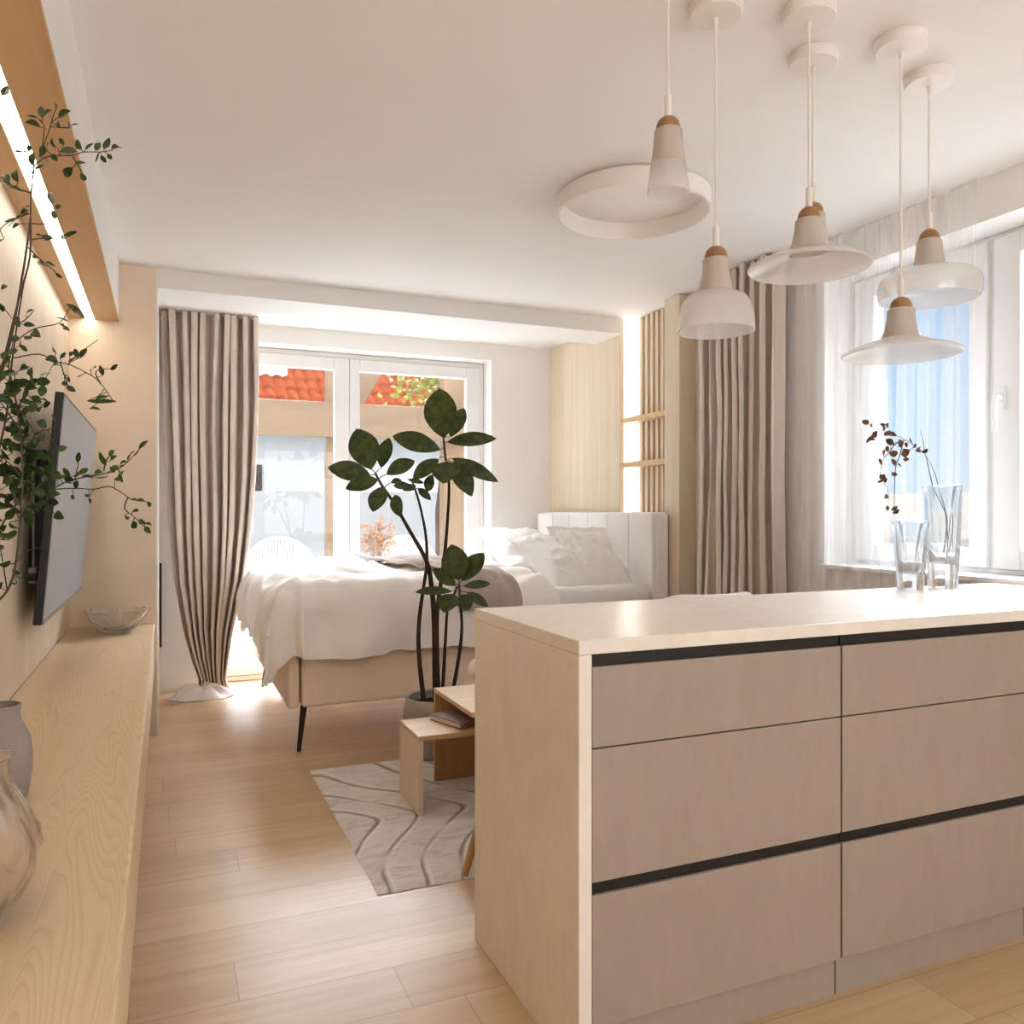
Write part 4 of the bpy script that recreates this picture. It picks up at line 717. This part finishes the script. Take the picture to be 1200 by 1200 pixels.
obj('voile', curtain_mesh(320, 36, sedge, 2.925, .014, 10, 21, 'Y'), M['sheer'], sc)

# ---------------------------------------------------------------- bed
BX0, BX1, BY0, BY1 = .55, 2.70, 4.12, 5.80
bd = thing('bed', 'upholstered double bed with grey headboard and slim dark legs', 'bed', (1.7, 4.95, 0))
obj('footboard', MB().box(BX0, BX0 + .062, BY0, BY1, .22, .57), M['bedbase'], bd, .028, 4)
obj('base', MB().box(BX0 + .072, BX1 - .002, BY0 + .004, BY1 - .004, .222, .555), M['bedbase'], bd, .02, 3)
hb = MB().box(2.714, 2.824, BY0 + .045, BY1 + .02, .20, 1.2)
obj('headboard_core', hb, M['headboard'], bd, .03, 4)
wp = (BY1 + .02 - BY0 - .045 - .01) / 6
pn = MB()
for k in range(6):
    y = BY0 + .05 + k * wp; pn.box(2.698, 2.75, y + .001, y + wp - .001, .35, 1.195)
obj('headboard_channels', pn, M['headboard'], bd, .012, 3)
for x, y, dx, dy in ((.64, 4.18, -.03, -.03), (.64, 5.74, -.03, .06), (2.55, 4.18, .03, -.03), (2.55, 5.74, .03, .06)):
    obj('leg', MB().tube([(x, y, .224), (x + dx, y + dy, 0.002)], [.017, .010], 12), M['dark_metal'], bd)
mt = MB(); mt.box(.62, 2.69, 4.135, 5.785, .556, .765)
tag(obj('mattress', mt, M['linen'], bevel=.055, seg=5), 'white sheeted mattress on the upholstered bed', 'mattress')
# duvet draped over three sides
DXF, DY0, DY1, ZT = .625, 4.21, 5.47, .835
def drape(a, b, lift=0.0):
    ex = max(0.0, DXF - a); ey = (DY0 - b) if b < DY0 else ((b - DY1) if b > DY1 else 0.0); sy = -1 if b < DY0 else 1
    e = (ex ** 3 + ey ** 3) ** (1 / 3); eh = max(1e-9, math.hypot(ex, ey)); ca = max(a, DXF); cb = min(max(b, DY0), DY1)
    zt = ZT + .03 * math.sin(PI * min(1, max(0, (b - 4.1) / 1.7))) + .022 * nz(a * 1.7, b * 1.9, 3) + .012 * nz(a * 4.2 + b, b * 3.1, 7)
    f = nz(a * 2.3 - b * 2.6, (a + b) * .8, 12); zt += .016 * (1 - abs(f) * 2.2)
    r = .15
    endk = sm((2.04 - a) / .10); zt = lerp(.785, zt, endk)
    zt += .03 * abs(nz(a * 5.5 + 2 * b, b * 4.5 - a, 31)) - .02 * sm(1 - abs(nz(a * 1.6 + b * .9, b * 1.4 - a, 40)) * 7)
    zt += .03 * sm((.30 - abs(a - .95)) / .3) * sm((b - 4.3) / .6)
    if e < 1e-6: p = Vector((a, b, zt + lift)); return p
    dx, dy = -ex / eh, sy * ey / eh
    if e < r * PI / 2: off = r * math.sin(e / r); dz = r * (1 - math.cos(e / r))
    else:
        k = e - r * PI / 2; off = r + .06 * k; dz = r + k * .965
    tang = a if ey > ex else b
    h = sm(e / .35)
    off += h * (.085 * nz(tang * 2.6 + 1.5 * e, e * 1.2, 5) + .02 * nz(tang * 7.0 - 2 * e, e * 2.0, 9) + .012 * nz(tang * 3, e * 9, 2)) + lift * h * .9
    if ex > 0 and ey > 0:
        w = min(ex, ey) / max(ex, ey); off += .06 * w * h + .035 * h * math.sin(9 * math.atan2(ey, ex)); dz -= .02 * w
    return Vector((ca + dx * off, cb + dy * off, zt - dz + lift * (1 - h)))
def duvet(s, t):
    b = lerp(DY0 - .46 - .03 * nz(s * 5, 1.5), DY1 + .40, t)
    a = lerp(DXF - .47 - .03 * nz(t * 4, 7.7), 2.04, s)
    return drape(a, b)
tag(obj('duvet', MB().grid(130, 150, duvet), M['duvet'], solid=.022, offset=-1), 'thick cream duvet draped over the bed', 'duvet')
def throw(s, t):
    b = lerp(DY0 - .24 + .02 * nz(s * 4, 3), DY1 - .25, t)
    a0 = lerp(1.42, 1.12, sm(t)); a = a0 + s * lerp(.36, .30, t) + .02 * nz(b * 4, s * 2, 2)
    p = drape(a, b, .022 + .012 * abs(math.sin(s * 11 + 2.5 * nz(s * 2, b * 2))) + .008 * nz(a * 9, b * 5))
    return p
tag(obj('throw_blanket', MB().grid(50, 110, throw), M['throw'], solid=.01, offset=1), 'taupe throw blanket laid across the cream duvet', 'blanket')
def pillow(name, label, c, L, W, T, rx, ry, rz, seed, flange=.035):
    rot = Euler((rx, ry, rz), 'XYZ').to_matrix(); mb = MB()
    def side(sg):
        def fn(s, t):
            u, v = 2 * s - 1, 2 * t - 1
            m = max(abs(u), abs(v)); k = 1 - flange * 2 / min(L, W)
            uu, vv = min(1, abs(u) / k), min(1, abs(v) / k)
            h = T * ((1 - uu ** 2.6) * (1 - vv ** 2.6)) ** .5
            pin = 1 - .07 * (1 - (abs(v)) ** 2) * (abs(u) ** 3); piv = 1 - .07 * (1 - abs(u) ** 2) * (abs(v) ** 3)
            x = u * L / 2 * piv * 1.0; y = v * W / 2 * pin
            h += (.014 * nz(u * 3 + seed, v * 3, seed) + .01 * nz(u * 7, v * 7 + seed)) * min(1, h / .03)
            bend = .02 * nz(u * 2 + seed, v * 2, 1)
            p = Vector((x, y, sg * (h + .0015) + bend)); return Vector(c) + rot @ p
        return fn
    mb.grid(44, 36, side(1)); n = len(mb.v); mb.grid(44, 36, side(-1))
    for i in range(len(mb.f) // 2, len(mb.f)): mb.f[i] = tuple(reversed(mb.f[i]))
    return tag(obj(name, mb, M['linen']), label, 'pillow', 'white pillows on the bed')
pillow('pillow', 'white flanged pillow lying foremost on the bed', (2.30, 4.52, .885), .72, .52, .085, math.radians(-3), math.radians(-27), math.radians(96), 2)
pillow('pillow', 'white pillow at the far side of the bed by the wall', (2.36, 5.30, .915), .76, .52, .09, math.radians(3), math.radians(-24), math.radians(88), 5)
pillow('pillow', 'white pillow propped against the headboard behind the foremost one', (2.45, 4.47, .895), .64, .42, .07, math.radians(2), math.radians(-40), math.radians(86), 9)

# ---------------------------------------------------------------- rug, tables, book, chairs
RX_0, RX_1, RY_0, RY_1 = .61, 2.55, 2.494, 3.82
def rugf(x, y):
    dx = x - RX_0; dy = y - 3.08 + .05 * nz(x * 2.2, y * 1.2, 4)
    return (dx * 1.0 + .72 * math.sqrt(dy * dy + .0015) * (1 + .35 * nz(x * 1.1, y * 1.1, 8)) + .10 * math.sin(2.4 * x + 2.0 * y) + .05 * nz(x * 3.2, y * 3.2, 2)) / .165
mb = MB(); NX, NY = 300, 210; pat = []; rid = []
def rug(s, t):
    x = lerp(RX_0, RX_1, s) + .004 * nz(t * 60, s * 9, 1) * (1 if s < .01 else 0); y = lerp(RY_0, RY_1, t) + (.006 * nz(s * 50, 3) if t < .01 else 0)
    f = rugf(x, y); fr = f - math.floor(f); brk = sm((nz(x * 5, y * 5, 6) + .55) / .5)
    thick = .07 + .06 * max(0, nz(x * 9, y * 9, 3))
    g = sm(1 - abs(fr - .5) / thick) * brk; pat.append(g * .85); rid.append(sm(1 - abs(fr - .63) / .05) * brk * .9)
    edge = min(s, 1 - s, t, 1 - t)
    return (x, y, .002 + (.010 - .005 * g) * sm(edge * 40))
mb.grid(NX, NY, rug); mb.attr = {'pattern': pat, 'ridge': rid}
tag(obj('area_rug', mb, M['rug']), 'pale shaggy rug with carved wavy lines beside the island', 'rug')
RT = .013
t1 = thing('nesting_table', 'lower oak nesting table with a book on it', 'side table', (1.2, 3.19, RT), 'oak nesting tables')
obj('tabletop', MB().box(.905, 1.47, 3.05, 3.33, .303, .323), M['oak_table'], t1, .0015)
obj('side_panel', MB().box(.905, .925, 3.05, 3.33, RT, .3025), M['oak_v'], t1, .0015)
obj('side_panel', MB().box(1.45, 1.47, 3.05, 3.33, RT, .3025), M['oak_v'], t1, .0015)
t2 = thing('nesting_table', 'taller oak nesting table standing over the lower one', 'side table', (1.27, 3.17, RT), 'oak nesting tables')
obj('tabletop', MB().box(1.09, 1.40, 2.955, 3.44, .4015, .4215), M['oak_table'], t2, .0015)
obj('side_panel', MB().box(1.09, 1.40, 3.42, 3.44, RT, .401), M['oak_leg'], t2, .0015)
obj('side_panel', MB().box(1.118, 1.40, 2.955, 2.975, RT, .401), M['oak_leg'], t2, .0015)
bk_ = thing('book', 'closed taupe book lying on the lower oak table', 'book', (1.13, 3.2, .3235))
rz = Matrix.Rotation(math.radians(19), 3, 'Z'); pv = (1.13, 3.21, .335)
obj('cover', MB().box(1.05, 1.29, 3.10, 3.31, .3235, .3275, rot=rz, piv=pv).box(1.05, 1.29, 3.10, 3.31, .3445, .3485, rot=rz, piv=pv).box(1.05, 1.29, 3.10, 3.104, .3275, .3445, rot=rz, piv=pv), M['book'], bk_, .001)
obj('pages', MB().box(1.053, 1.287, 3.1045, 3.306, .3278, .3442, rot=rz, piv=pv), M['paper'], bk_)

def armchair(loc, label):
    """round tub chair; its curved back is on the -Y side"""
    a = thing('armchair', label, 'armchair', loc, 'white armchairs behind the island')
    x, y, z = loc
    obj('seat', MB().lathe([(0, z + .33), (.21, z + .33), (.245, z + .345), (.255, z + .39), (.245, z + .43), (.20, z + .452), (0, z + .458)], (x, y, 0), 48), M['boucle'], a, esplit=False)
    pts, rad = [], []
    for k in range(41):
        w = k / 40; th = math.radians(-90 + lerp(-118, 118, w)); bk = sm((math.cos(math.radians(lerp(-118, 118, w))) + .1) / .9)
        pts.append((x + .262 * math.cos(th), y + .262 * math.sin(th), z + .64 + .135 * bk)); rad.append(.040 * (1 if .03 < w < .97 else .72) + .012 * bk)
    obj('backrest', MB().tube(pts, rad, 16), M['boucle'], a, esplit=False)
    for th in (-150, -110, -70, -30, 15, 165):
        c, s = math.cos(math.radians(th)), math.sin(math.radians(th)); up = .64 + .11 * sm((math.cos(math.radians(th + 90)) + .1) / .9)
        obj('spindle', MB().tube([(x + .215 * c, y + .215 * s, z + .36), (x + .262 * c, y + .262 * s, z + up)], .011, 8), M['oak_leg'], a)
    for th in (191, 281, 11, 101):
        c, s = math.cos(math.radians(th)), math.sin(math.radians(th))
        obj('leg', MB().tube([(x + .17 * c, y + .17 * s, z + .335), (x + .255 * c, y + .255 * s, z + .30), (x + .365 * c, y + .365 * s, z)] if 0 else [(x + .235 * c, y + .235 * s, z + .345), (x + .365 * c, y + .365 * s, z)], [.019, .012], 12), M['oak_leg'], a)
    return a
ac = armchair((1.25, 2.555, RT + .004), 'white round backed armchair with oak legs at the left end of the island')
c2 = copy_tree(ac); c2.location = (2.22, 3.14, RT + .004); c2['label'] = 'white armchair whose rounded back rises behind the island worktop'

# ---------------------------------------------------------------- potted tree
pt = thing('plant_pot', 'round grey stone plant pot beside the bed', 'pot', (1.222, 3.80, .012))
obj('vessel', MB().lathe([(0, 0), (.105, 0), (.118, .008), (.150, .09), (.167, .17), (.166, .23), (.152, .285), (.146, .290), (.138, .285), (.148, .23), (.148, .17), (.0, .16)], (1.222, 3.80, .012), 56), M['pot'], pt)
obj('soil', MB().lathe([(0, .265), (.06, .262), (.142, .248), (.142, .235), (0, .235)], (1.222, 3.80, .012), 40), M['soil'], pt)
PLANT_STEMS = [
 ([(.938,3.894,1.387),(.962,3.873,1.333),(1.021,3.837,1.233),(1.083,3.8,1.109),(1.158,3.768,.961),(1.184,3.767,.828),(1.202,3.782,.659),(1.212,3.799,.448),(1.219,3.807,.262)], .0055, .017),
 ([(1.075,3.716,1.337),(1.108,3.713,1.232),(1.14,3.721,1.086),(1.147,3.729,.955),(1.132,3.736,.832),(1.113,3.744,.669),(1.116,3.753,.504),(1.147,3.765,.262)], .005, .0125),
 ([(1.253,3.795,1.56),(1.267,3.808,1.474),(1.283,3.802,1.347),(1.279,3.803,1.2),(1.267,3.808,1.032),(1.248,3.816,.863),(1.229,3.825,.695),(1.229,3.825,.484),(1.236,3.821,.262)], .005, .013),
 ([(1.258,3.60,.85),(1.235,3.64,.77),(1.224,3.653,.723),(1.226,3.684,.589),(1.228,3.719,.42),(1.232,3.755,.262)], .005, .010),
 ([(1.263,3.593,.86),(1.277,3.608,.75),(1.291,3.635,.633),(1.292,3.689,.482),(1.274,3.751,.262)], .005, .0105)]
PLANT_LEAVES = [
 ((.912,3.873,1.406),(.854,3.93,1.607),.124),((.903,3.855,1.377),(.705,3.885,1.411),.082),((.932,3.82,1.355),(.777,3.821,1.309),.069),((.953,3.801,1.322),(.889,3.741,1.2),.077),((.969,3.903,1.417),(1.019,3.947,1.569),.067),((.99,3.883,1.383),(1.131,3.877,1.453),.071),((1.002,3.769,1.281),(1.007,3.68,1.176),.053),((.994,3.816,1.34),(1.051,3.824,1.353),.029),
 ((1.253,3.792,1.564),(1.24,3.82,1.811),.138),((1.307,3.846,1.575),(1.396,3.894,1.73),.072),((1.281,3.824,1.547),(1.518,3.755,1.567),.072),((1.292,3.776,1.464),(1.489,3.659,1.346),.059),((1.286,3.746,1.445),(1.346,3.644,1.274),.083),((1.247,3.708,1.442),(1.197,3.621,1.332),.115),((1.218,3.764,1.457),(1.092,3.774,1.356),.066),((1.244,3.818,1.507),(1.032,3.93,1.577),.084),((1.224,3.881,1.388),(1.215,3.95,1.304),.047),
 ((1.073,3.739,1.322),(1.003,3.801,1.327),.033),((1.081,3.692,1.321),(1.009,3.657,1.299),.032),((1.098,3.707,1.313),(1.144,3.654,1.256),.032),((1.069,3.784,1.356),(1.147,3.772,1.34),.021),
 ((1.263,3.593,.88),(1.239,3.635,1.047),.108),((1.281,3.607,.874),(1.395,3.612,1.004),.08),((1.241,3.58,.858),(1.137,3.603,.939),.052),((1.22,3.567,.832),(1.052,3.607,.831),.036),((1.211,3.528,.824),(1.146,3.468,.748),.086),((1.25,3.533,.818),(1.262,3.462,.751),.071),((1.295,3.623,.848),(1.428,3.609,.857),.036),((1.296,3.578,.824),(1.381,3.521,.758),.04)]
pl = thing('potted_tree', 'slender tree with large dark green leaves in the grey pot', 'plant', (1.222, 3.80, .27))
alls = []
for pts, ra, rb in PLANT_STEMS:
    q = smooth_path(pts, 5); n = len(q); alls += q
    obj('stem', MB().tube(q, [lerp(ra, rb, (i / (n - 1)) ** 1.2) for i in range(n)], 10), M['stem'], pl)
for b, t, w in PLANT_LEAVES:
    f = CAMDIR + Vector((R.uniform(-.25, .25), R.uniform(-.2, .2), .25 + R.uniform(-.1, .3)))
    lm = MB().leaf(b, t, w * 1.15, f, R.uniform(.02, .1), R.uniform(.08, .22), 12, shape=1.0)
    vb = Vector(b); q = min(alls, key=lambda p: (p - vb).length)
    lm.tube([q, (q + vb) / 2 + Vector((0, 0, .004)), vb, vb.lerp(Vector(t), .12)], [.0028, .0022, .002, .0012], 6)
    obj('leaf', lm, M['leaf_big'], pl)

# ---------------------------------------------------------------- the terrace and what lies beyond
struct('terrace_floor', MB().box(-6, 12, YB + .271, 12.0, -.25, -.012), M['paving'], 'grey stone paving of the terrace outside the balcony door', 'terrace')
struct('bounce_slab_side', MB().box(XO + .001, 12.9, -9, YB + .27, -.25, -.012), plain('grey_concrete', (.24, .235, .23), .9, .1), 'unseen grey slab added along the window wall to bounce light indoors', 'terrace')  # added out of view as a reflector below the window
struct('bounce_slab_rear', MB().box(-8, XO, -9, YREAR - .201, -.25, -.012), M['paving'], 'unseen pale paving added behind the viewpoint to bounce sunlight indoors', 'terrace')  # added sunlit reflector outside the rear opening
struct('terrace_wall', MB().box(-8, 12, 12.0, 12.25, -.25, 1.50), plain('grey_white_render', (.20, .198, .196), .9, .1, .02), 'white parapet wall at the far side of the terrace', 'parapet')
struct('ground', MB().box(-60, 60, -40, 60, -4.2, -4.0), plain('dry_lawn', (.30, .30, .24), 1, .1), 'ground far below the terrace', 'ground')
pg = thing('pergola', 'brown timber pergola frame on the terrace', 'pergola', (2.0, 9.1, -.012))
obj('beam', MB().box(-1.2, 4.6, 9.0, 9.14, 2.03, 2.41), M['deck'], pg, .006)
obj('post', MB().box(1.653, 1.95, 9.145, 9.30, -.012, 3.2), wood('pergola_post', (.085, .045, .02), (.12, .072, .036), (.155, .098, .052), 'Z', .35, .6), pg, .006)
obj('post', MB().box(3.02, 3.36, 9.145, 9.30, -.012, 3.2), wood('pergola_post_far', (.09, .047, .021), (.125, .075, .038), (.16, .10, .054), 'Z', .35, .6), pg, .006)
obj('brace', MB().prism([(1.95, 2.412), (2.06, 2.412), (2.40, 3.0), (2.40, 3.2), (1.95, 3.2)], 9.15, 9.28), M['deck'], pg, .004)
obj('top_rail', MB().box(-1.2, 4.6, 9.145, 9.30, 3.2, 3.4), M['deck'], pg, .006)
obj('post', MB().box(-1.15, -.95, 9.145, 9.30, -.012, 3.2), M['deck'], pg, .006)
def papasan(x, y, z0):
    p = thing('rattan_chair', 'round rattan chair on the terrace seen left of the door post', 'chair', (x, y, -.012), 'round rattan chairs on the terrace')
    ringp = lambda r, k, zc, yc: [(x + r * math.cos(2 * PI * i / 40), yc + k * r * math.sin(2 * PI * i / 40) * .35, zc + r * math.sin(2 * PI * i / 40)) for i in range(41)]
    obj('back_hoop', MB().tube(ringp(.37, 1, z0, y + .1), .017, 8, caps=False), M['rattan'], p)
    mb = MB()
    for k in range(-11, 12):
        xx = k * .031; hh = math.sqrt(max(0, .36 ** 2 - xx * xx))
        mb.tube([(x + xx, y + .1 - hh * .35, z0 - hh), (x + xx, y + .13, z0), (x + xx, y + .1 + hh * .35, z0 + hh)], .009, 5)
    obj('back_weave', mb, M['weave'], p)
    obj('seat_cushion', MB().lathe([(0, .33), (.25, .33), (.32, .37), (.33, .42), (.28, .46), (0, .48)], (x, y - .25, 0), 36), M['cushion'], p)
    for sx in (-1, 1):
        for sy in (-1, 1): obj('leg', MB().tube([(x + sx * .2, y - .25 + sy * .18, .335), (x + sx * .27, y - .25 + sy * .25, -.012)], .015, 8), M['rattan'], p)
    return p
ch = papasan(1.08, 8.5, .56)
cc = copy_tree(ch); cc.location = (2.42, 8.5, -.012); cc['label'] = 'round rattan chair on the terrace seen behind the potted tree stems'
tb = thing('terrace_table', 'small round white table between the rattan chairs', 'table', (1.98, 8.2, -.012))
obj('tabletop', MB().lathe([(0, .50), (.25, .50), (.25, .53), (0, .53)], (1.98, 8.2, 0), 40), M['render_white'], tb, .004)
obj('foot', MB().lathe([(0, -.012), (.17, -.012), (.17, .01), (.03, .03), (.025, .499), (0, .499)], (1.98, 8.2, 0), 28), M['render_white'], tb)
tag(obj('terrace_vase', MB().lathe([(0, 0), (.06, 0), (.075, .06), (.07, .14), (.05, .19), (.05, .2), (.042, .2), (.06, .13), (.06, .06), (0, .01)], (1.98, 8.2, .531), 32), M['cushion']), 'white vase with dried flowers on the terrace table', 'vase')
db = thing('dried_bouquet', 'brown dried flower bunch in the white terrace vase', 'bouquet', (1.98, 8.2, .7))
mb = MB(); lm = MB()
for k in range(42):
    a = R.uniform(0, 2 * PI); s = R.uniform(.03, .19); tp = Vector((1.98 + s * math.cos(a), 8.2 + s * math.sin(a) * .8, .73 + R.uniform(.10, .42) - s * .5))
    md = Vector((1.98, 8.2, .70)).lerp(tp, .5) + Vector((0, 0, .04)); mb.tube([(1.98, 8.2, .545), md, tp], .0025, 4)
    for j in range(6):
        q = tp + Vector((R.gauss(0, .024), R.gauss(0, .024), R.gauss(0, .03))); lm.leaf(q, q + Vector((R.gauss(0, .025), R.gauss(0, .025), R.gauss(0, .025))), .022, (R.uniform(-1, 1), -1, R.uniform(-1, 1)), n=4)
obj('stems', mb, M['dried_stem'], db); obj('flowers', lm, leaf_mat('dried_flower', (.16, .07, .03), (.33, .17, .08), .2, .8), db)
# neighbour house with red roof
nh = thing('neighbour_house', 'white neighbouring house with a red tiled roof', 'house', (2, 18, -4))
obj('wall', MB().box(-8, 12, 17, 17.4, -4, 3.2), M['render_white'], nh)
def roof(s, t):
    x = lerp(-9, 13, s); y = lerp(16.4, 22.5, t); z = 2.95 + (y - 16.4) * .7
    k = (y - 16.4) / .38; z += .055 * abs(math.sin(PI * x / .23)) + .045 * (1 - (k - math.floor(k)))
    return (x, y, z)
obj('roof', MB().grid(700, 80, roof, smooth=False), M['tile'], nh, solid=.03)
sk = MB().prism([(17.95, 4.10), (18.5, 4.48), (18.5, 4.60), (17.95, 4.22)], 1.62, 2.40, 'X')
obj('skylight', sk, M['pvc'], nh, .01)
wn = obj('window', MB().box(.75, 1.765, 16.93, 17.0, 1.58, 1.66).box(.75, 1.765, 16.93, 17.0, 2.05, 2.15).box(1.64, 1.765, 16.93, 17.0, 1.66, 2.05).box(.75, .87, 16.93, 17.0, 1.66, 2.05), M['dark_metal'], nh)
obj('window_pane', MB().box(.87, 1.64, 16.95, 16.99, 1.66, 2.05), M['render_white'], wn)
# yellowing tree behind the pergola
yt = thing('garden_tree', 'yellow green tree showing above the pergola beam', 'tree', (3.35, 10.8, -.012))
obj('trunk', MB().tube([(3.55, 10.8, -.012), (3.5, 10.75, 1.2), (3.62, 10.8, 2.2), (3.5, 10.8, 3.2)], [.09, .07, .05, .02], 10), M['stem'], yt)
lm = MB()
for k in range(700):
    p = Vector((R.gauss(3.55, .36), R.gauss(10.8, .3), R.gauss(3.05, .30)))
    if p.z < 2.45 and p.x < 3.4: continue
    d = Vector((R.gauss(0, 1), R.gauss(0, 1), R.gauss(0, 1))).normalized() * .1
    lm.leaf(p, p + d, .06, (R.uniform(-1, 1), -1, R.uniform(-1, 1)), n=4)
obj('foliage', lm, M['tree_leaf'], yt)
# buildings beyond the window wall
nb2 = thing('sand_house', 'low sand coloured building seen through the window', 'building', (14, 6, -4))
obj('wall', MB().box(13, 18, -14, 16, -4, 1.555), M['render_beige'], nb2)
obj('ledge', MB().box(12.9, 13, -14, 16, .72, .86), M['render_beige'], nb2)
SKY_UP, GLOW, SUN, BACK = 4.2, 31.0, 3.0, 2.0
# ---------------------------------------------------------------- light: sky and sun
EXPOSURE = 0.37
w = bpy.data.worlds.new('sky'); SC.world = w; w.use_nodes = True; nt = w.node_tree; nt.nodes.clear()
def smap(src, a, b, c=0., d=1.):
    n = N(nt, 'ShaderNodeMapRange'); n.interpolation_type = 'SMOOTHSTEP'
    for k, v in zip(('From Min', 'From Max', 'To Min', 'To Max'), (a, b, c, d)): n.inputs[k].default_value = v
    nt.links.new(src, n.inputs['Value']); return n.outputs[0]
tc = N(nt, 'ShaderNodeTexCoord'); sx = N(nt, 'ShaderNodeSeparateXYZ'); nt.links.new(tc.outputs['Generated'], sx.inputs[0])
blue = ramp(nt, sx.outputs['Z'], [(0.0, (.42, .58, .72)), (.08, (.37, .55, .74)), (.30, (.27, .48, .76))])
c1 = smap(sx.outputs['Z'], .29, .48)
skyc = mixc(nt, c1, blue, (SKY_UP * .95, SKY_UP * 1.0, SKY_UP * 1.08))
dot = N(nt, 'ShaderNodeVectorMath', operation='DOT_PRODUCT'); nt.links.new(tc.outputs['Generated'], dot.inputs[0])
dot.inputs[1].default_value = Vector((.42, .70, .57)).normalized()
lobe = smap(dot.outputs['Value'], .45, 1.0)
m1 = N(nt, 'ShaderNodeMath', operation='MULTIPLY'); nt.links.new(lobe, m1.inputs[0]); nt.links.new(c1, m1.inputs[1])
glow = mixc(nt, m1.outputs[0], (0, 0, 0), (GLOW * .94, GLOW * 1.0, GLOW * 1.09))
skyc = mixc(nt, 1.0, skyc, glow, 'ADD')
dot2 = N(nt, 'ShaderNodeVectorMath', operation='DOT_PRODUCT'); nt.links.new(tc.outputs['Generated'], dot2.inputs[0])
dot2.inputs[1].default_value = Vector((.05, -.92, .38)).normalized()
glow2 = mixc(nt, smap(dot2.outputs['Value'], .45, 1.0), (0, 0, 0), (BACK, BACK, BACK))
skyc = mixc(nt, 1.0, skyc, glow2, 'ADD')
bg = N(nt, 'ShaderNodeBackground'); bg.inputs[1].default_value = 1.0; nt.links.new(skyc, bg.inputs[0])
wo = N(nt, 'ShaderNodeOutputWorld'); nt.links.new(bg.outputs[0], wo.inputs[0])
sl_ = bpy.data.lights.new('sun', 'SUN'); so_ = bpy.data.objects.new('sun', sl_); C.objects.link(so_)
sl_.energy = SUN; sl_.angle = math.radians(2); sl_.color = (1, .97, .93)
so_.rotation_euler = Vector((.25, .60, -.76)).to_track_quat('-Z', 'Y').to_euler(); so_.location = (-4, -12, 12)
struct('shade_block', MB().box(-9, XO, YREAR - .2, YB + .27, H + .251, 13), M['white'], 'unseen block added above the room to shade the terrace', 'light blocker')  # added volume that keeps sun and sky off terrace and house

# ---------------------------------------------------------------- camera
cam = bpy.data.cameras.new('camera'); co = bpy.data.objects.new('camera', cam); C.objects.link(co)
cam.sensor_fit = 'HORIZONTAL'; cam.sensor_width = 36; cam.lens = 36 * 950 / 1200
co.location = (0, 0, 1.2); co.rotation_euler = (PI / 2, 0, -math.radians(23.1)); cam.clip_start = .02; cam.clip_end = 200
SC.camera = co
vs = SC.view_settings; vs.view_transform = 'Standard'; vs.look = 'None'; vs.gamma = 1; vs.use_curve_mapping = False
vs.exposure = EXPOSURE
SC.cycles.max_bounces = 18; SC.cycles.diffuse_bounces = 9; SC.cycles.glossy_bounces = 10; SC.cycles.transmission_bounces = 12; SC.cycles.transparent_max_bounces = 24
SC.cycles.caustics_reflective = False; SC.cycles.caustics_refractive = False; SC.cycles.sample_clamp_indirect = 6
SC.cycles.use_denoising = True
SC.cycles.filter_width = 1.3
